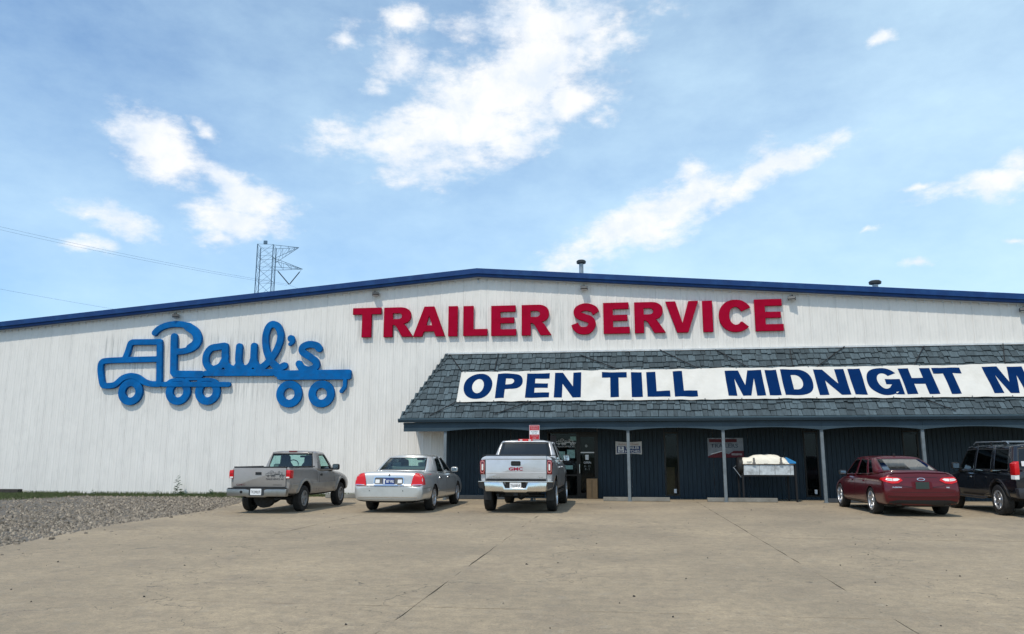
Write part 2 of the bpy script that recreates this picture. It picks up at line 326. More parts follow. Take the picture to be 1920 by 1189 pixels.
# ------------------------------------------------------------ ground
def ground_material(name, base, kind):
    m = bpy.data.materials.new(name); m.use_nodes = True; nt = m.node_tree; N = nt.nodes; L = nt.links; p = N['Principled BSDF']; p.inputs['Roughness'].default_value = .85
    p.inputs['Specular IOR Level'].default_value = .3
    g = N.new('ShaderNodeNewGeometry')
    def nz(scale, detail=6, rough=.6):
        n = N.new('ShaderNodeTexNoise'); n.inputs['Scale'].default_value = scale; n.inputs['Detail'].default_value = detail; n.inputs['Roughness'].default_value = rough; L.new(g.outputs['Position'], n.inputs['Vector']); return n.outputs[0]
    def mr(s, a, b, c, d):
        n = N.new('ShaderNodeMapRange'); L.new(s, n.inputs[0])
        for i, v in enumerate((a, b, c, d)): n.inputs[i + 1].default_value = v
        return n.outputs[0]
    def mix(f, a, b):
        x = N.new('ShaderNodeMix'); x.data_type = 'RGBA'; L.new(f, x.inputs['Factor'])
        for k, v in (('A', a), ('B', b)):
            if isinstance(v, tuple): x.inputs[k].default_value = (*v, 1)
            else: L.new(v, x.inputs[k])
        return x.outputs['Result']
    if kind == 'concrete':
        c = mix(mr(nz(.35, 7), .35, .65, 0, 1), (base[0] * .74, base[1] * .74, base[2] * .74), (base[0] * 1.12, base[1] * 1.1, base[2] * 1.06))
        c = mix(mr(nz(.9, 8, .75), .50, .72, 0, .6), c, (.23, .18, .135))          # brown stains
        c = mix(mr(nz(3.5, 8, .7), .55, .8, 0, .5), c, (.36, .33, .28))
        c = mix(mr(nz(6, 8, .85), .42, .60, 0, .55), c, (.20, .165, .12))
        c = mix(mr(nz(11, 4, .6), .66, .70, 0, .6), c, (.08, .07, .055))
        c = mix(mr(nz(4.3, 7, .8), .58, .68, 0, .5), c, (.50, .44, .34))
        c = mix(mr(nz(34, 6, .8), .38, .66, 0, .5), c, (.13, .115, .09))
        c = mix(mr(nz(60, 3, .7), .60, .66, 0, .6), c, (.05, .05, .045))          # specks
        c = mix(mr(nz(1.6, 4, .5), .70, .76, 0, .55), c, (.09, .085, .075))        # oil marks
        v = N.new('ShaderNodeTexVoronoi'); v.feature = 'DISTANCE_TO_EDGE'; v.inputs['Scale'].default_value = .16
        wv = N.new('ShaderNodeTexNoise'); wv.inputs['Scale'].default_value = 1.1; wv.inputs['Detail'].default_value = 6
        L.new(g.outputs['Position'], wv.inputs['Vector']); ad = N.new('ShaderNodeVectorMath'); ad.operation = 'ADD'; L.new(g.outputs['Position'], ad.inputs[0])
        ms = N.new('ShaderNodeVectorMath'); ms.operation = 'SCALE'; L.new(wv.outputs['Color'], ms.inputs[0]); ms.inputs['Scale'].default_value = 2.2; L.new(ms.outputs[0], ad.inputs[1]); L.new(ad.outputs[0], v.inputs['Vector'])
        c = mix(mr(v.outputs['Distance'], .0, .0022, .75, 0), c, (.06, .055, .045))   # hairline cracks
        h = mix(mr(nz(60, 6, .8), .3, .7, 0, 1), (0, 0, 0), (1, 1, 1))
    elif kind == 'gravel':
        c = mix(mr(nz(16, 8, .8), .3, .7, 0, 1), (base[0] * .55, base[1] * .55, base[2] * .55), (base[0] * 1.5, base[1] * 1.5, base[2] * 1.5))
        c = mix(mr(nz(.7, 5), .45, .7, 0, .6), c, (.11, .105, .095)); h = mix(mr(nz(30, 6, .8), .3, .7, 0, 1), (0, 0, 0), (1, 1, 1))
    else:
        c = mix(mr(nz(2, 6), .3, .7, 0, 1), (base[0] * .7, base[1] * .7, base[2] * .7), (base[0] * 1.3, base[1] * 1.3, base[2] * 1.3)); h = c
    b = N.new('ShaderNodeBump'); b.inputs['Strength'].default_value = .35 if kind != 'gravel' else .9; b.inputs['Distance'].default_value = .01 if kind != 'gravel' else .03
    L.new(h, b.inputs['Height']); L.new(b.outputs[0], p.inputs['Normal']); L.new(c, p.inputs['Base Color'])
    return m
CONC = ground_material('concrete', (.45, .355, .24), 'concrete')
GRAV = ground_material('gravel_bed', (.19, .17, .145), 'gravel')
FIELD = ground_material('dry_field', (.09, .10, .05), 'field')
JOINT = mat('joint_filler', (.16, .13, .10), .9)

tag(MB().box(-900, 900, -900, 1500, -1.2, -.16).build('ground', FIELD), kind='structure')
# gravel yard left of the concrete, its surface a few cm lower than the slabs
def gravel_edge(y):   # x of the ragged concrete edge at depth y
    pts = [(-4, -8.6), (6, -9.4), (12.2, -10.35), (16, -11.1), (20.9, -11.4), (23.7, -12.1), (25.5, -12.6), (28.6, -12.9), (40, -13)]
    for (a, xa), (b, xb) in zip(pts, pts[1:]):
        if a <= y <= b: return xa + (xb - xa) * (y - a) / (b - a)
    return pts[0][1] if y < pts[0][0] else pts[-1][1]
tag(MB().box(-60, 40, -30, 52, -.159, -.02).build('gravel_yard', GRAV), kind='structure')
lot = MB().box(-8.2, 24, -14, 28.78, -.15, -.012).build('parking_lot', JOINT); tag(lot, kind='structure')
lot2 = MB().add([(-8.2, -14, -.0121)] + [(gravel_edge(y) - .02, y, -.0121) for y in (-14, -4, 6, 12.2, 16, 20.9, 23.7, 25.5, 28.7)] + [(-8.2, 28.7, -.0121)], [tuple(range(11))])
o = lot2.build('joint_bed', JOINT, lot)
xs = [-11.3, -6.7, -2.1, 2.5, 7.1, 11.7, 16.3, 20.9]
ys = [-6.6, .7, 8.0, 15.35, 22.7, 28.74]
rj = random.Random(3)
def jag(a, b, amp=.016, n=16):          # a slightly broken line between two corners
    out = [a]
    for i in range(1, n): 
        t = i / n; out.append((a[0] + (b[0] - a[0]) * t + rj.uniform(-amp, amp), a[1] + (b[1] - a[1]) * t + rj.uniform(-amp, amp)))
    return out
for i in range(len(xs) - 1):
    for j in range(len(ys) - 1):
        g = .004
        x0, x1, y0, y1 = xs[i] + g, xs[i + 1] - g, ys[j] + g, ys[j + 1] - g
        if i == 0:
            ed = []
            for k in range(40):
                y = y1 + (y0 - y1) * k / 39
                x = gravel_edge(y) + rj.uniform(-.05, .05)
                ed.append((min(x, x1 - .15), y))
            poly = jag((x1, y0), (x1, y1)) + [(x1, y1)] + ed
        else:
            poly = jag((x0, y0), (x1, y0)) + jag((x1, y0), (x1, y1)) + jag((x1, y1), (x0, y1)) + jag((x0, y1), (x0, y0))
        h = rj.uniform(-.003, .003)
        MB().prism(poly, -.10, h, axis='z').build('concrete_slab', CONC, lot)

# loose gravel stones
def rocks(name, pts, mats_, base_z, s0, s1, seed):
    rr = random.Random(seed); mb = MB()
    for (x, y) in pts:
        s = rr.uniform(s0, s1) * (.6 + 1.3 * (rr.random() ** 4)); a = rr.random() * 6.28; v = []
        for k in range(5):
            t = a + k * 1.2566; q = s * rr.uniform(.7, 1.2); v.append((x + q * math.cos(t), y + q * math.sin(t), base_z))
        top = [(x + (px - x) * .6, y + (py - y) * .6, base_z + s * rr.uniform(.6, 1.1)) for px, py, _ in v]
        mb.add(v + top, [(0, 1, 6, 5), (1, 2, 7, 6), (2, 3, 8, 7), (3, 4, 9, 8), (4, 0, 5, 9), (5, 6, 7, 8, 9)])
    o = mb.build(name, mats_); return tag(o, kind='stuff')
STONE = mat('gravel_stone', (.24, .20, .155), .85, isl=.55, noise=.2, nscale=20)
rr = random.Random(11); pts = []
while len(pts) < 24000:
    y = 9 + 19.2 * rr.random() ** .9; x = gravel_edge(y) - (abs(rr.gauss(0, 1)) * 3.2 if rr.random() < .6 else rr.random() * 15) + .05
    if rr.random() < .16: x += abs(rr.gauss(0, .55))
    pts.append((x, y))
tag(rocks('gravel', pts, STONE, -.022, .014, .034, 4), 'loose grey gravel beside the concrete lot', 'gravel')
pts = [(rr.uniform(-9, 12), 7 + 20 * rr.random() ** 1.2) for _ in range(500)]
tag(rocks('grit', pts, mat('dark_grit', (.045, .04, .035), .9), .001, .004, .011, 9), 'dark crumbs of grit scattered over the concrete', 'grit')

# grass along the foot of the wall
GRASS = mat('grass_blades', (.075, .095, .035), .7, isl=.4, noise=.2, nscale=3)
gr = random.Random(21); mb = MB()
def dens(x):
    if x < -21: return 1.0
    if -15.6 < x < -12.4: return .85
    return .22
n = 0
while n < 34000:
    x = gr.uniform(-30, -9.6)
    if gr.random() > dens(x): continue
    wdt = 2.6 if x < -20.5 else .8
    if x > -12.5: wdt = .3
    y = 28.72 - abs(gr.gauss(0, wdt * .6)); hgt = gr.uniform(.05, .15) * (1.2 if y > 28.4 else .8)
    a = gr.random() * 6.28; b = .008; lx, ly = math.cos(a) * hgt * .4, math.sin(a) * hgt * .4
    mb.add([(x - b, y, -.03), (x + b, y + b, -.03), (x + lx, y + ly, hgt)], [(0, 1, 2)]); n += 1
tag(mb.build('grass', GRASS), 'short green grass along the foot of the white wall', 'grass', kind='stuff')

def weed(x, y, h, leaves, label, spread=.14, seed=1):
    r = random.Random(seed); root = empty('weed', (x, y, -.02), label=label, cat='weed', group='weeds growing along the white wall')
    pts = [(0, 0, 0), (.01, 0, h * .5), (-.01, 0.01, h)]
    MB().tube(pts, [.008, .006, .002], 6).build('stem', mat('weed_stem', (.06, .10, .03), .7), root)
    mb = MB()
    for i in range(leaves):
        t = (i + .7) / leaves; z = h * t; a = i * 2.4 + r.random(); ln = spread * (1.15 - t) * r.uniform(.8, 1.3) + .03; w = ln * .22
        dx, dy = math.cos(a), math.sin(a); up = r.uniform(.2, .6) * ln
        b = Vector((0, 0, z)); m1 = Vector((dx * ln * .5, dy * ln * .5, z + up * .7)); tip = Vector((dx * ln, dy * ln, z + up * .5)); s = Vector((-dy, dx, .2)) * w
        mb.add([b, m1 - s, tip, m1 + s], [(0, 1, 2, 3)])
        for q in (.45, .75):
            c = b.lerp(tip, q) + Vector((0, 0, up * .3)); e = c + Vector((dx * .3 + dy, dy * .3 - dx, .3)) * ln * .28; e2 = c + Vector((dx * .3 - dy, dy * .3 + dx, .3)) * ln * .28
            mb.add([c, e, c + Vector((dx, dy, 0)) * ln * .12], [(0, 1, 2)]); mb.add([c, e2, c + Vector((dx, dy, 0)) * ln * .12], [(0, 1, 2)])
    mb.build('foliage', mat('weed_leaf', (.05, .11, .035), .7, noise=.3, nscale=30), root)
weed(-16.9, 28.45, .78, 30, 'tall leafy thistle-like weed standing against the white wall', .2, 1)
weed(-17.7, 28.4, .22, 10, 'small weed just left of the tall thistle-like weed', .1, 2)
weed(-20.4, 28.4, .24, 10, 'small thin weed farthest left along the white wall', .1, 3)
weed(-15.5, 28.4, .26, 22, 'low bushy weed between the tall weed and the grey pickup', .16, 4)

# ------------------------------------------------------------ the building
WY = 28.8                                   # wall plane
PEAK = (-5.26, 8.30); SL = .0805; XL, XR = -29.6, 19.1
def eave(x): return PEAK[1] - abs(x - PEAK[0]) * SL
bld = empty('service_building', (0, 0, 0), label='wide white metal workshop building with low gable, blue fascia and shingled canopy', cat='building')
# corrugated wall panels, each 0.914 m wide with three ribs
def wall_panel(x0, w, z0=0):
    prof = []
    for k in range(3):
        c = w * (k + .12) / 3
        prof += [(c - .045, 0), (c - .02, -.009), (c + .02, -.009), (c + .045, 0)]
        for q in (.36, .64):
            d = c + w / 3 * q; prof += [(d - .016, 0), (d - .008, -.003), (d + .008, -.003), (d + .016, 0)]
    prof = [(0.0, 0)] + [p for p in prof if 0 < p[0] < w - .004] + [(w - .006, 0), (w - .004, .010), (w, .010)]
    mb = MB(); vs = []; fs = []
    for (x, y) in prof:
        vs += [(x0 + x, WY + y, z0), (x0 + x, WY + y, eave(x0 + x) - .01)]
    for i in range(len(prof) - 1): fs.append((2 * i, 2 * i + 2, 2 * i + 3, 2 * i + 1))
    return mb.add(vs, fs)
x = XL
while x < XR - .1:
    w = min(.914, XR - x)
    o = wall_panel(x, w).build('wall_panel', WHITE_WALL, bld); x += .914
# body behind the panels: side and back walls, roof
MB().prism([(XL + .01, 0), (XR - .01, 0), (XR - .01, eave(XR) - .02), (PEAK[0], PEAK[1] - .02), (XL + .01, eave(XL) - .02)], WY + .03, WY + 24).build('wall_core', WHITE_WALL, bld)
ROOFMET = mat('blue_roof_metal', (.05, .09, .16), .45, metal=.3, noise=.1)
for s, xa in ((0, XL - .35), (1, XR + .35)):
    MB().prism([(PEAK[0], PEAK[1] + .20), (xa, eave(xa) + .20), (xa, eave(xa) + .24), (PEAK[0], PEAK[1] + .26)], WY - .2, WY + 24.3).build('roof', ROOFMET, bld)
    # rake fascia: upper box and a lower darker return
    for k, (z0, z1, y0, y1) in enumerate(((.10, .30, WY - .34, WY - .02), (.00, .10, WY - .28, WY - .02))):
        MB().prism([(PEAK[0], PEAK[1] + z0), (xa, eave(xa) + z0), (xa, eave(xa) + z1), (PEAK[0], PEAK[1] + z1)], y0, y1).build('fascia', FASCIA, bld)
    # thin white closure strip with a stub at each rib
    mb = MB().prism([(PEAK[0], PEAK[1] - .035), (xa, eave(xa) - .035), (xa, eave(xa) - .001), (PEAK[0], PEAK[1] - .001)], WY - .10, WY - .07)
    x = PEAK[0]
    sg = -1 if s == 0 else 1
    while XL < x < XR:
        mb.box(x - .02, x + .02, WY - .069, WY - .03, eave(x) - .10, eave(x) - .036); x += sg * .3047
    mb.build('closure_strip', mat('white_trim', (.62, .64, .66), .5), bld)
MB().box(PEAK[0] - .02, PEAK[0] + .02, WY - .060, WY - .031, PEAK[1] - .22, PEAK[1] - .04).build('ridge_trim', MATS['white_trim'], bld)
# base angle
MB().box(XL, -6.5, WY - .05, WY - .031, .0, .05).build('base_trim', mat('base_trim', (.3, .3, .28), .7, noise=.3), bld)

# --- canopy
CX0, CX1, CTX0 = -7.66, 17.2, -6.42         # eave corner, right end (out of frame), top left
EY, EZ, TZ = 26.85, 2.80, 5.33              # eave line y, z; top z at wall
can = MB().add([(CX0 + .04, EY + .03, EZ - .03), (CX1, EY + .03, EZ - .03), (CX1, WY - .04, TZ - .05), (CTX0 + .03, WY - .04, TZ - .05), (CX0 + .04, WY - .04, EZ - .03), (CX1, WY - .04, EZ - .03)],
               [(0, 1, 2, 3), (0, 3, 4), (1, 5, 2), (0, 4, 5, 1), (3, 2, 5, 4)]).build('canopy', DECK, bld)
sl = math.hypot(WY - EY, TZ - EZ); su = Vector((0, (WY - EY) / sl, (TZ - EZ) / sl)); sn = Vector((0, -su.z, su.y))
NC = 11; ex = sl / NC
shake_meshes = []
for k in range(5):
    rr = random.Random(40 + k); t0, t1 = .030 + .016 * rr.random(), .010
    d = [rr.uniform(-.012, .012) for _ in range(2)]
    # local: x width 1, y up-slope, z thickness
    shake_meshes.append(MB().add([(0, d[0], 0), (1, d[1], 0), (1, 1.12, 0), (0, 1.12, 0), (0, d[0], t0), (1, d[1], t0 + rr.uniform(-.004, .004)), (1, 1.12, t1), (0, 1.12, t1)],
        [(0, 3, 2, 1), (4, 5, 6, 7), (0, 1, 5, 4), (1, 2, 6, 5), (2, 3, 7, 6), (3, 0, 4, 7)]).mesh('shingle'))
    shake_meshes[-1].materials.append(SHAKE)
mtx_slope = Matrix(((1, su.x, sn.x), (0, su.y, sn.y), (0, su.z, sn.z)))
shakes = []; rs = random.Random(77)
for c in range(NC):
    x = CX0 + (CTX0 - CX0) * (c / NC) + rs.uniform(-.05, .0)
    while x < CX1 - .1:
        w = rs.choice((.13, .16, .19, .22, .25, .28)) * rs.uniform(.9, 1.1)
        lim0 = CX0 + (CTX0 - CX0) * ((c + .5) / NC)
        if x + w > lim0:
            xa = max(x, lim0 - .06)
            low = -rs.choice((0, 0, .03, .05, .08)) if c else -.03
            s0 = c * ex + low
            lift = .012 + .018 + rs.uniform(0, .006)
            shakes.append((xa, s0, x + w - xa - rs.choice((.008, .012, .018)), ex - low, lift, rs.randrange(5)))
        x += w
def shake_place(sh):
    xa, s0, w, h, lift, k = sh
    o = Vector((xa, EY, EZ)) + su * s0 + sn * lift
    rq = random.Random(round(xa * 1000) + round(s0 * 77)); tilt = Matrix.Rotation(R(rq.gauss(0, 1.1)), 3, 'Z') @ Matrix.Rotation(R(-2.6 - abs(rq.gauss(0, 1.2))), 3, 'X') @ Matrix.Rotation(R(rq.gauss(0, 1.5)), 3, 'Y')
    m3 = mtx_slope @ tilt @ Matrix.Diagonal((w, h, 1))
    m = m3.to_4x4(); m.translation = o; return m
def seen(sh):
    s = sh[1]; X = sh[0]
    if X > 13.4 + .16 * (0): return False
    if X > -5.8 and .75 < s < 1.95: return False
    return True
vis = sorted([s for s in shakes if seen(s)], key=lambda s: (Vector((s[0], EY, EZ)) + su * s[1] - Vector(EYE)).length / (s[2] * 3 + .4))
first = set(id(s) for s in vis[:300])
mb = MB()
for s in shakes:
    m = shake_place(s)
    if id(s) in first:
        o = bpy.data.objects.new('shingle', shake_meshes[s[5]]); C.objects.link(o); o.parent = can; o.matrix_local = m
    else:
        me = shake_meshes[s[5]]; mb.add([m @ v.co for v in me.vertices], [tuple(p.vertices) for p in me.polygons])
tag(mb.build('shingle_course', SHAKE, can), kind='stuff')
# shingles on the left hip face and the hip cap
hip0, hip1 = Vector((CX0, EY, EZ)), Vector((CTX0, WY - .03, TZ)); mb = MB()
for c in range(NC):
    t = c / NC; za = EZ + (TZ - EZ) * t; xa = CX0 + (CTX0 - CX0) * t; ya = EY + (WY - EY) * t
    dxs, dzs = (CTX0 - CX0) / NC * 1.1, (TZ - EZ) / NC * 1.1
    y = ya
    while y < WY - .05:
        w = rs.uniform(.13, .24); e = min(y + w - .006, WY - .02); lo = rs.uniform(-.04, 0)
        mb.add([(xa - .045, y, za + lo), (xa - .045, e, za + lo), (xa + dxs - .01, e, za + dzs), (xa + dxs - .01, y, za + dzs), (xa - .01, y, za + lo), (xa - .01, e, za + lo)],
               [(0, 1, 2, 3), (0, 4, 5, 1), (0, 3, 4), (1, 5, 2)]); y += w
tag(mb.build('hip_shingles', SHAKE, can), kind='stuff')
hd = (hip1 - hip0).normalized(); hl = (hip1 - hip0).length
for k in range(22):
    p = hip0 + hd * (hl * k / 22) + sn * .045 + Vector((-.02, 0, 0)); q = p + hd * (hl / 22 * 1.05) - sn * .012
    side = Vector((1, 0, 0)) * .13; back = Vector((-.03, .12, 0)); th = sn * .018
    MB().add([p - sn * .01, p + side, q + side - th * .4, q - sn * .01, p + th, p + side + th, q + side + th * .3, q + th, p + back, q + back],
             [(0, 1, 2, 3), (4, 5, 6, 7), (0, 1, 5, 4), (1, 2, 6, 5), (2, 3, 7, 6), (4, 7, 9, 8), (0, 4, 8), (3, 9, 7)]).build('hip_cap', SHAKE, can)
# top flashing, gutter, soffit
MB().box(CTX0 - .05, CX1, WY - .11, WY - .031, TZ - .02, TZ + .035).build('flashing', mat('flashing_white', (.55, .57, .58), .5, noise=.2), can)
MB().prism([(EY - .17, EZ - .02), (EY - .04, EZ - .02), (EY - .04, EZ - .14), (EY - .13, EZ - .14), (EY - .17, EZ - .06)], CX0 - .06, CX1, axis='x').build('gutter', TRIM_BLUE, can)
MB().prism([(EY - .175, EZ - .022), (EY - .155, EZ - .022), (EY - .155, EZ - .008), (EY - .175, EZ - .008)], CX0 - .06, CX1, axis='x').build('gutter_lip', mat('trim_light', (.12, .19, .23), .5), can)
MB().box(CX0 + .1, CX1, EY - .038, WY - .06, EZ - .20, EZ - .17).build('soffit', TRIM_BLUE, can)
# scalloped valance board between the posts
posts = [-6.05, -3.0, .30, 3.45, 6.61, 9.74, 12.88, 16.0]
for (a, b) in zip(posts, posts[1:]):
    n = 14; top = EZ - .145; low = []
    for k in range(n + 1):
        t = k / n; z = 2.345 + .095 * math.sin(math.pi * t) ** .8 if 0 < t < 1 else 2.345
        low.append((a + .002 + (b - a - .004) * t, z))
    MB().prism(low + [(b - .002, top), (a + .002, top)], EY - .02, EY + .02).build('valance', TRIM_BLUE, can)
MB().box(CX0 + .12, posts[0], EY - .02, EY + .02, 2.345, EZ - .145).build('valance', TRIM_BLUE, can)
MB().box(CX0 + .12, CX0 + .16, EY + .021, WY - .06, 2.40, EZ - .202).build('end_board', TRIM_BLUE, can)
for k, px in enumerate(posts):
    o = MB().box(px - .05, px + .05, EY + .025, EY + .125, 0, 2.58).build('post', POST, can, bevel=.006)
    MB().box(px - .08, px + .08, EY - .01, EY + .145, 0, .012).build('post_foot', POST, can)

# --- blue siding under the canopy, openings left for door unit and tall windows
opens = [(-2.62, -.78, .0, 2.36), (1.60, 2.10, .10, 2.34), (6.42, 6.90, .10, 2.36), (9.72, 10.24, .10, 2.36)]
def siding(x0, x1, z0, z1):
    mb = MB(); x = x0; prof = []
    while x < x1 - .02:
        e = min(x + .152, x1); prof += [(x, -.0), (x + .004, -.022), (e - .012, -.022), (e - .008, 0)]; x = e
    vs = []; fs = []
    for (q, y) in prof: vs += [(q, WY - .06 + y, z0), (q, WY - .06 + y, z1)]
    for i in range(len(prof) - 1): fs.append((2 * i, 2 * i + 2, 2 * i + 3, 2 * i + 1))
    mb.add(vs, fs)
    return mb.build('siding_panel', SIDING, bld)
segs = []; x = -6.41
for (a, b, z0, z1) in opens: segs.append((x, a)); x = b
segs.append((x, 17.1))
for a, b in segs:
    x = a
    while x < b - .05:
        e = min(x + 1.216, b)
        if b - e < .3: e = b
        siding(x, e - .002, .0, 2.62); x = e
for (a, b, z0, z1) in opens:
    siding(a, b, z1 + .001, 2.62)
    if z0 > .05: siding(a, b, 0, z0)
MB().box(-6.45, -6.412, WY - .10, WY - .031, 0, 2.62).build('corner_trim', POST, bld)
# sill plate at the foot
MB().box(-6.41, -2.62, WY - .11, WY - .083, 0, .09).build('base_trim', TRIM_BLUE, bld)

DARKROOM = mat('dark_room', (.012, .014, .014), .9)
BRONZE = mat('bronze_frame', (.03, .028, .025), .4, metal=.5)
def narrow_window(a, b, z0, z1, board=True, plate=True):
    w = MB(); f = .045
    w.box(a, a + f, WY - .09, WY - .035, z0, z1).box(b - f, b, WY - .09, WY - .035, z0, z1).box(a + f, b - f, WY - .09, WY - .035, z1 - f, z1).box(a + f, b - f, WY - .09, WY - .035, z0, z0 + f)
    o = w.build('narrow_window', BRONZE, bld)
    MB().box(a + f, b - f, WY - .055, WY - .050, z0 + f, z1 - f).build('pane', GLASS_DARK2, o)
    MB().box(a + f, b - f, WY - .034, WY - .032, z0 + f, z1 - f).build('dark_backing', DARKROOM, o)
    if board: MB().box(a + f + .01, b - .16, WY - .049, WY - .04, z0 + f, z0 + 1.0).build('brown_board', CARD, o)
    MB().box(a + .02, b - .02, WY - .096, WY - .0905, z1 - .09, z1 - .05).build('head_trim', TRIM_BLUE, o)
    if plate:
        q = MB().box(b - .21, b - .12, WY - .097, WY - .0905, z0 + .10, z0 + .24).build('outlet_plate', WHITEPRINT, o)
    return o
GLASS_DARK2 = glass('shop_glass', (.6, .65, .65), .5, 1.35)
narrow_window(*opens[1]); narrow_window(*opens[2], board=False); narrow_window(*opens[3], board=False, plate=False)

# --- glazed entrance
def entrance():
    a, b, z0, z1 = opens[0]; f = .05
    w = MB(); y0, y1 = WY - .10, WY - .036
    mid = -1.52
    w.box(a, a + f, y0, y1, z0, z1).box(b - f, b, y0, y1, z0, z1).box(a + f, b - f, y0, y1, z1 - f, z1).box(mid - .03, mid + .03, y0, y1, z0, z1 - f)
    w.box(a + f, mid - .03, y0, y1, .78, .84).box(a + f, mid - .03, y0, y1, 0, .09)
    fr = w.build('entrance_frame', BRONZE, bld)
    MB().box(a + f, mid - .03, WY - .07, WY - .065, .84, z1 - f).build('pane', GLASS_DARK2, fr)
    MB().box(a + f, mid - .03, WY - .07, WY - .065, .09, .78).build('pane', GLASS_DARK2, fr)
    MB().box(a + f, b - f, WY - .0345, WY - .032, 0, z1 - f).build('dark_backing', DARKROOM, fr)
    TEAL = mat('teal_poster', (.22, .38, .36), .6, noise=.4, nscale=14)
    for (x0, x1, za, zb) in ((-2.2, -1.98, 1.36, 1.66), (-1.9, -1.62, 1.42, 1.72), (-2.12, -1.7, 1.02, 1.16), (-1.78, -1.56, 2.05, 2.2)):
        MB().box(x0, x1, WY - .076, WY - .071, za, zb).build('poster', TEAL, fr)
    MB().box(-2.52, -2.30, WY - .076, WY - .071, 1.9, 2.24).build('poster', mat('grey_poster', (.08, .08, .1), .6), fr)
    # door leaf
    d = MB(); xa, xb = mid + .035, b - f - .006; yy0, yy1 = WY - .095, WY - .05
    d.box(xa, xa + .07, yy0, yy1, .01, z1 - f - .01).box(xb - .07, xb, yy0, yy1, .01, z1 - f - .01).box(xa + .07, xb - .07, yy0, yy1, z1 - f - .13, z1 - f - .01).box(xa + .07, xb - .07, yy0, yy1, .01, .18)
    dr = d.build('entrance_door', BRONZE, bld)
    MB().box(xa + .07, xb - .07, WY - .075, WY - .07, .18, z1 - f - .13).build('pane', GLASS_DARK2, dr)
    MB().tube([(xa + .035, yy0 - .02, .85), (xa + .035, yy0 - .06, .88), (xa + .035, yy0 - .06, 1.2), (xa + .035, yy0 - .02, 1.23)], .014).build('handle', CHROME, dr)
    MB().box(xa + .08, xb - .08, WY - .082, WY - .076, 1.60, 1.64).build('push_bar', WHITEPRINT, dr)
    MB().box(-1.24, -1.12, WY - .082, WY - .076, 1.36, 1.54).build('notice', WHITEPRINT, dr)
    text_on('OPEN', .26, .075, WHITEPRINT, dr, (-1.17, WY - .080, 1.26))
    text_on('8 - 12\n8 - 5', .22, .17, mat('grey_print', (.25, .27, .27), .6), dr, (-1.17, WY - .080, 1.08))
    MB().lathe([(.0, 0), (.05, 0), (.05, .004), (.0, .004)], (-1.2, WY - .085, 1.86), 'y', 16).build('round_sticker', mat('grey_print', (.2, .2, .2), .6), dr)
    return fr
ent = entrance()

# ------------------------------------------------------------ letter shapes
def arc(cx, cy, rx, ry, a0, a1, n=14, p=2.0):
    out = []
    for i in range(n + 1):
        a = R(a0 + (a1 - a0) * i / n); c, s = math.cos(a), math.sin(a)
        out.append((cx + rx * math.copysign(abs(c) ** (2 / p), c), cy + ry * math.copysign(abs(s) ** (2 / p), s)))
    return out
def ribbon(pts, w):
    P = catmull(pts, 8); out_l = []; out_r = []
    for i, p in enumerate(P):
        a = P[max(i - 1, 0)]; b = P[min(i + 1, len(P) - 1)]; d = np.array(b) - np.array(a); d = d / (np.linalg.norm(d) + 1e-9)
        nrm = np.array([-d[1], d[0]]) * (w if not callable(w) else w(i / (len(P) - 1))) / 2
        out_l.append(tuple(np.array(p) + nrm)); out_r.append(tuple(np.array(p) - nrm))
    return out_l + out_r[::-1]
def catmull(pts, n=6):
    P = [np.array(p, float) for p in pts]
    if len(P) == 2: return [tuple(P[0] + (P[1] - P[0]) * t / n) for t in range(n + 1)]
    E = [2 * P[0] - P[1]] + P + [2 * P[-1] - P[-2]]; out = []
    for i in range(1, len(E) - 2):
        for k in range(n):
            t = k / n
            out.append(tuple(.5 * ((2 * E[i]) + (-E[i - 1] + E[i + 1]) * t + (2 * E[i - 1] - 5 * E[i] + 4 * E[i + 1] - E[i + 2]) * t * t + (-E[i - 1] + 3 * E[i] - 3 * E[i + 1] + E[i + 2]) * t ** 3)))
    out.append(tuple(P[-1])); return out
S_, B_ = .28, .21     # stem and bar weights for a cap height of 1
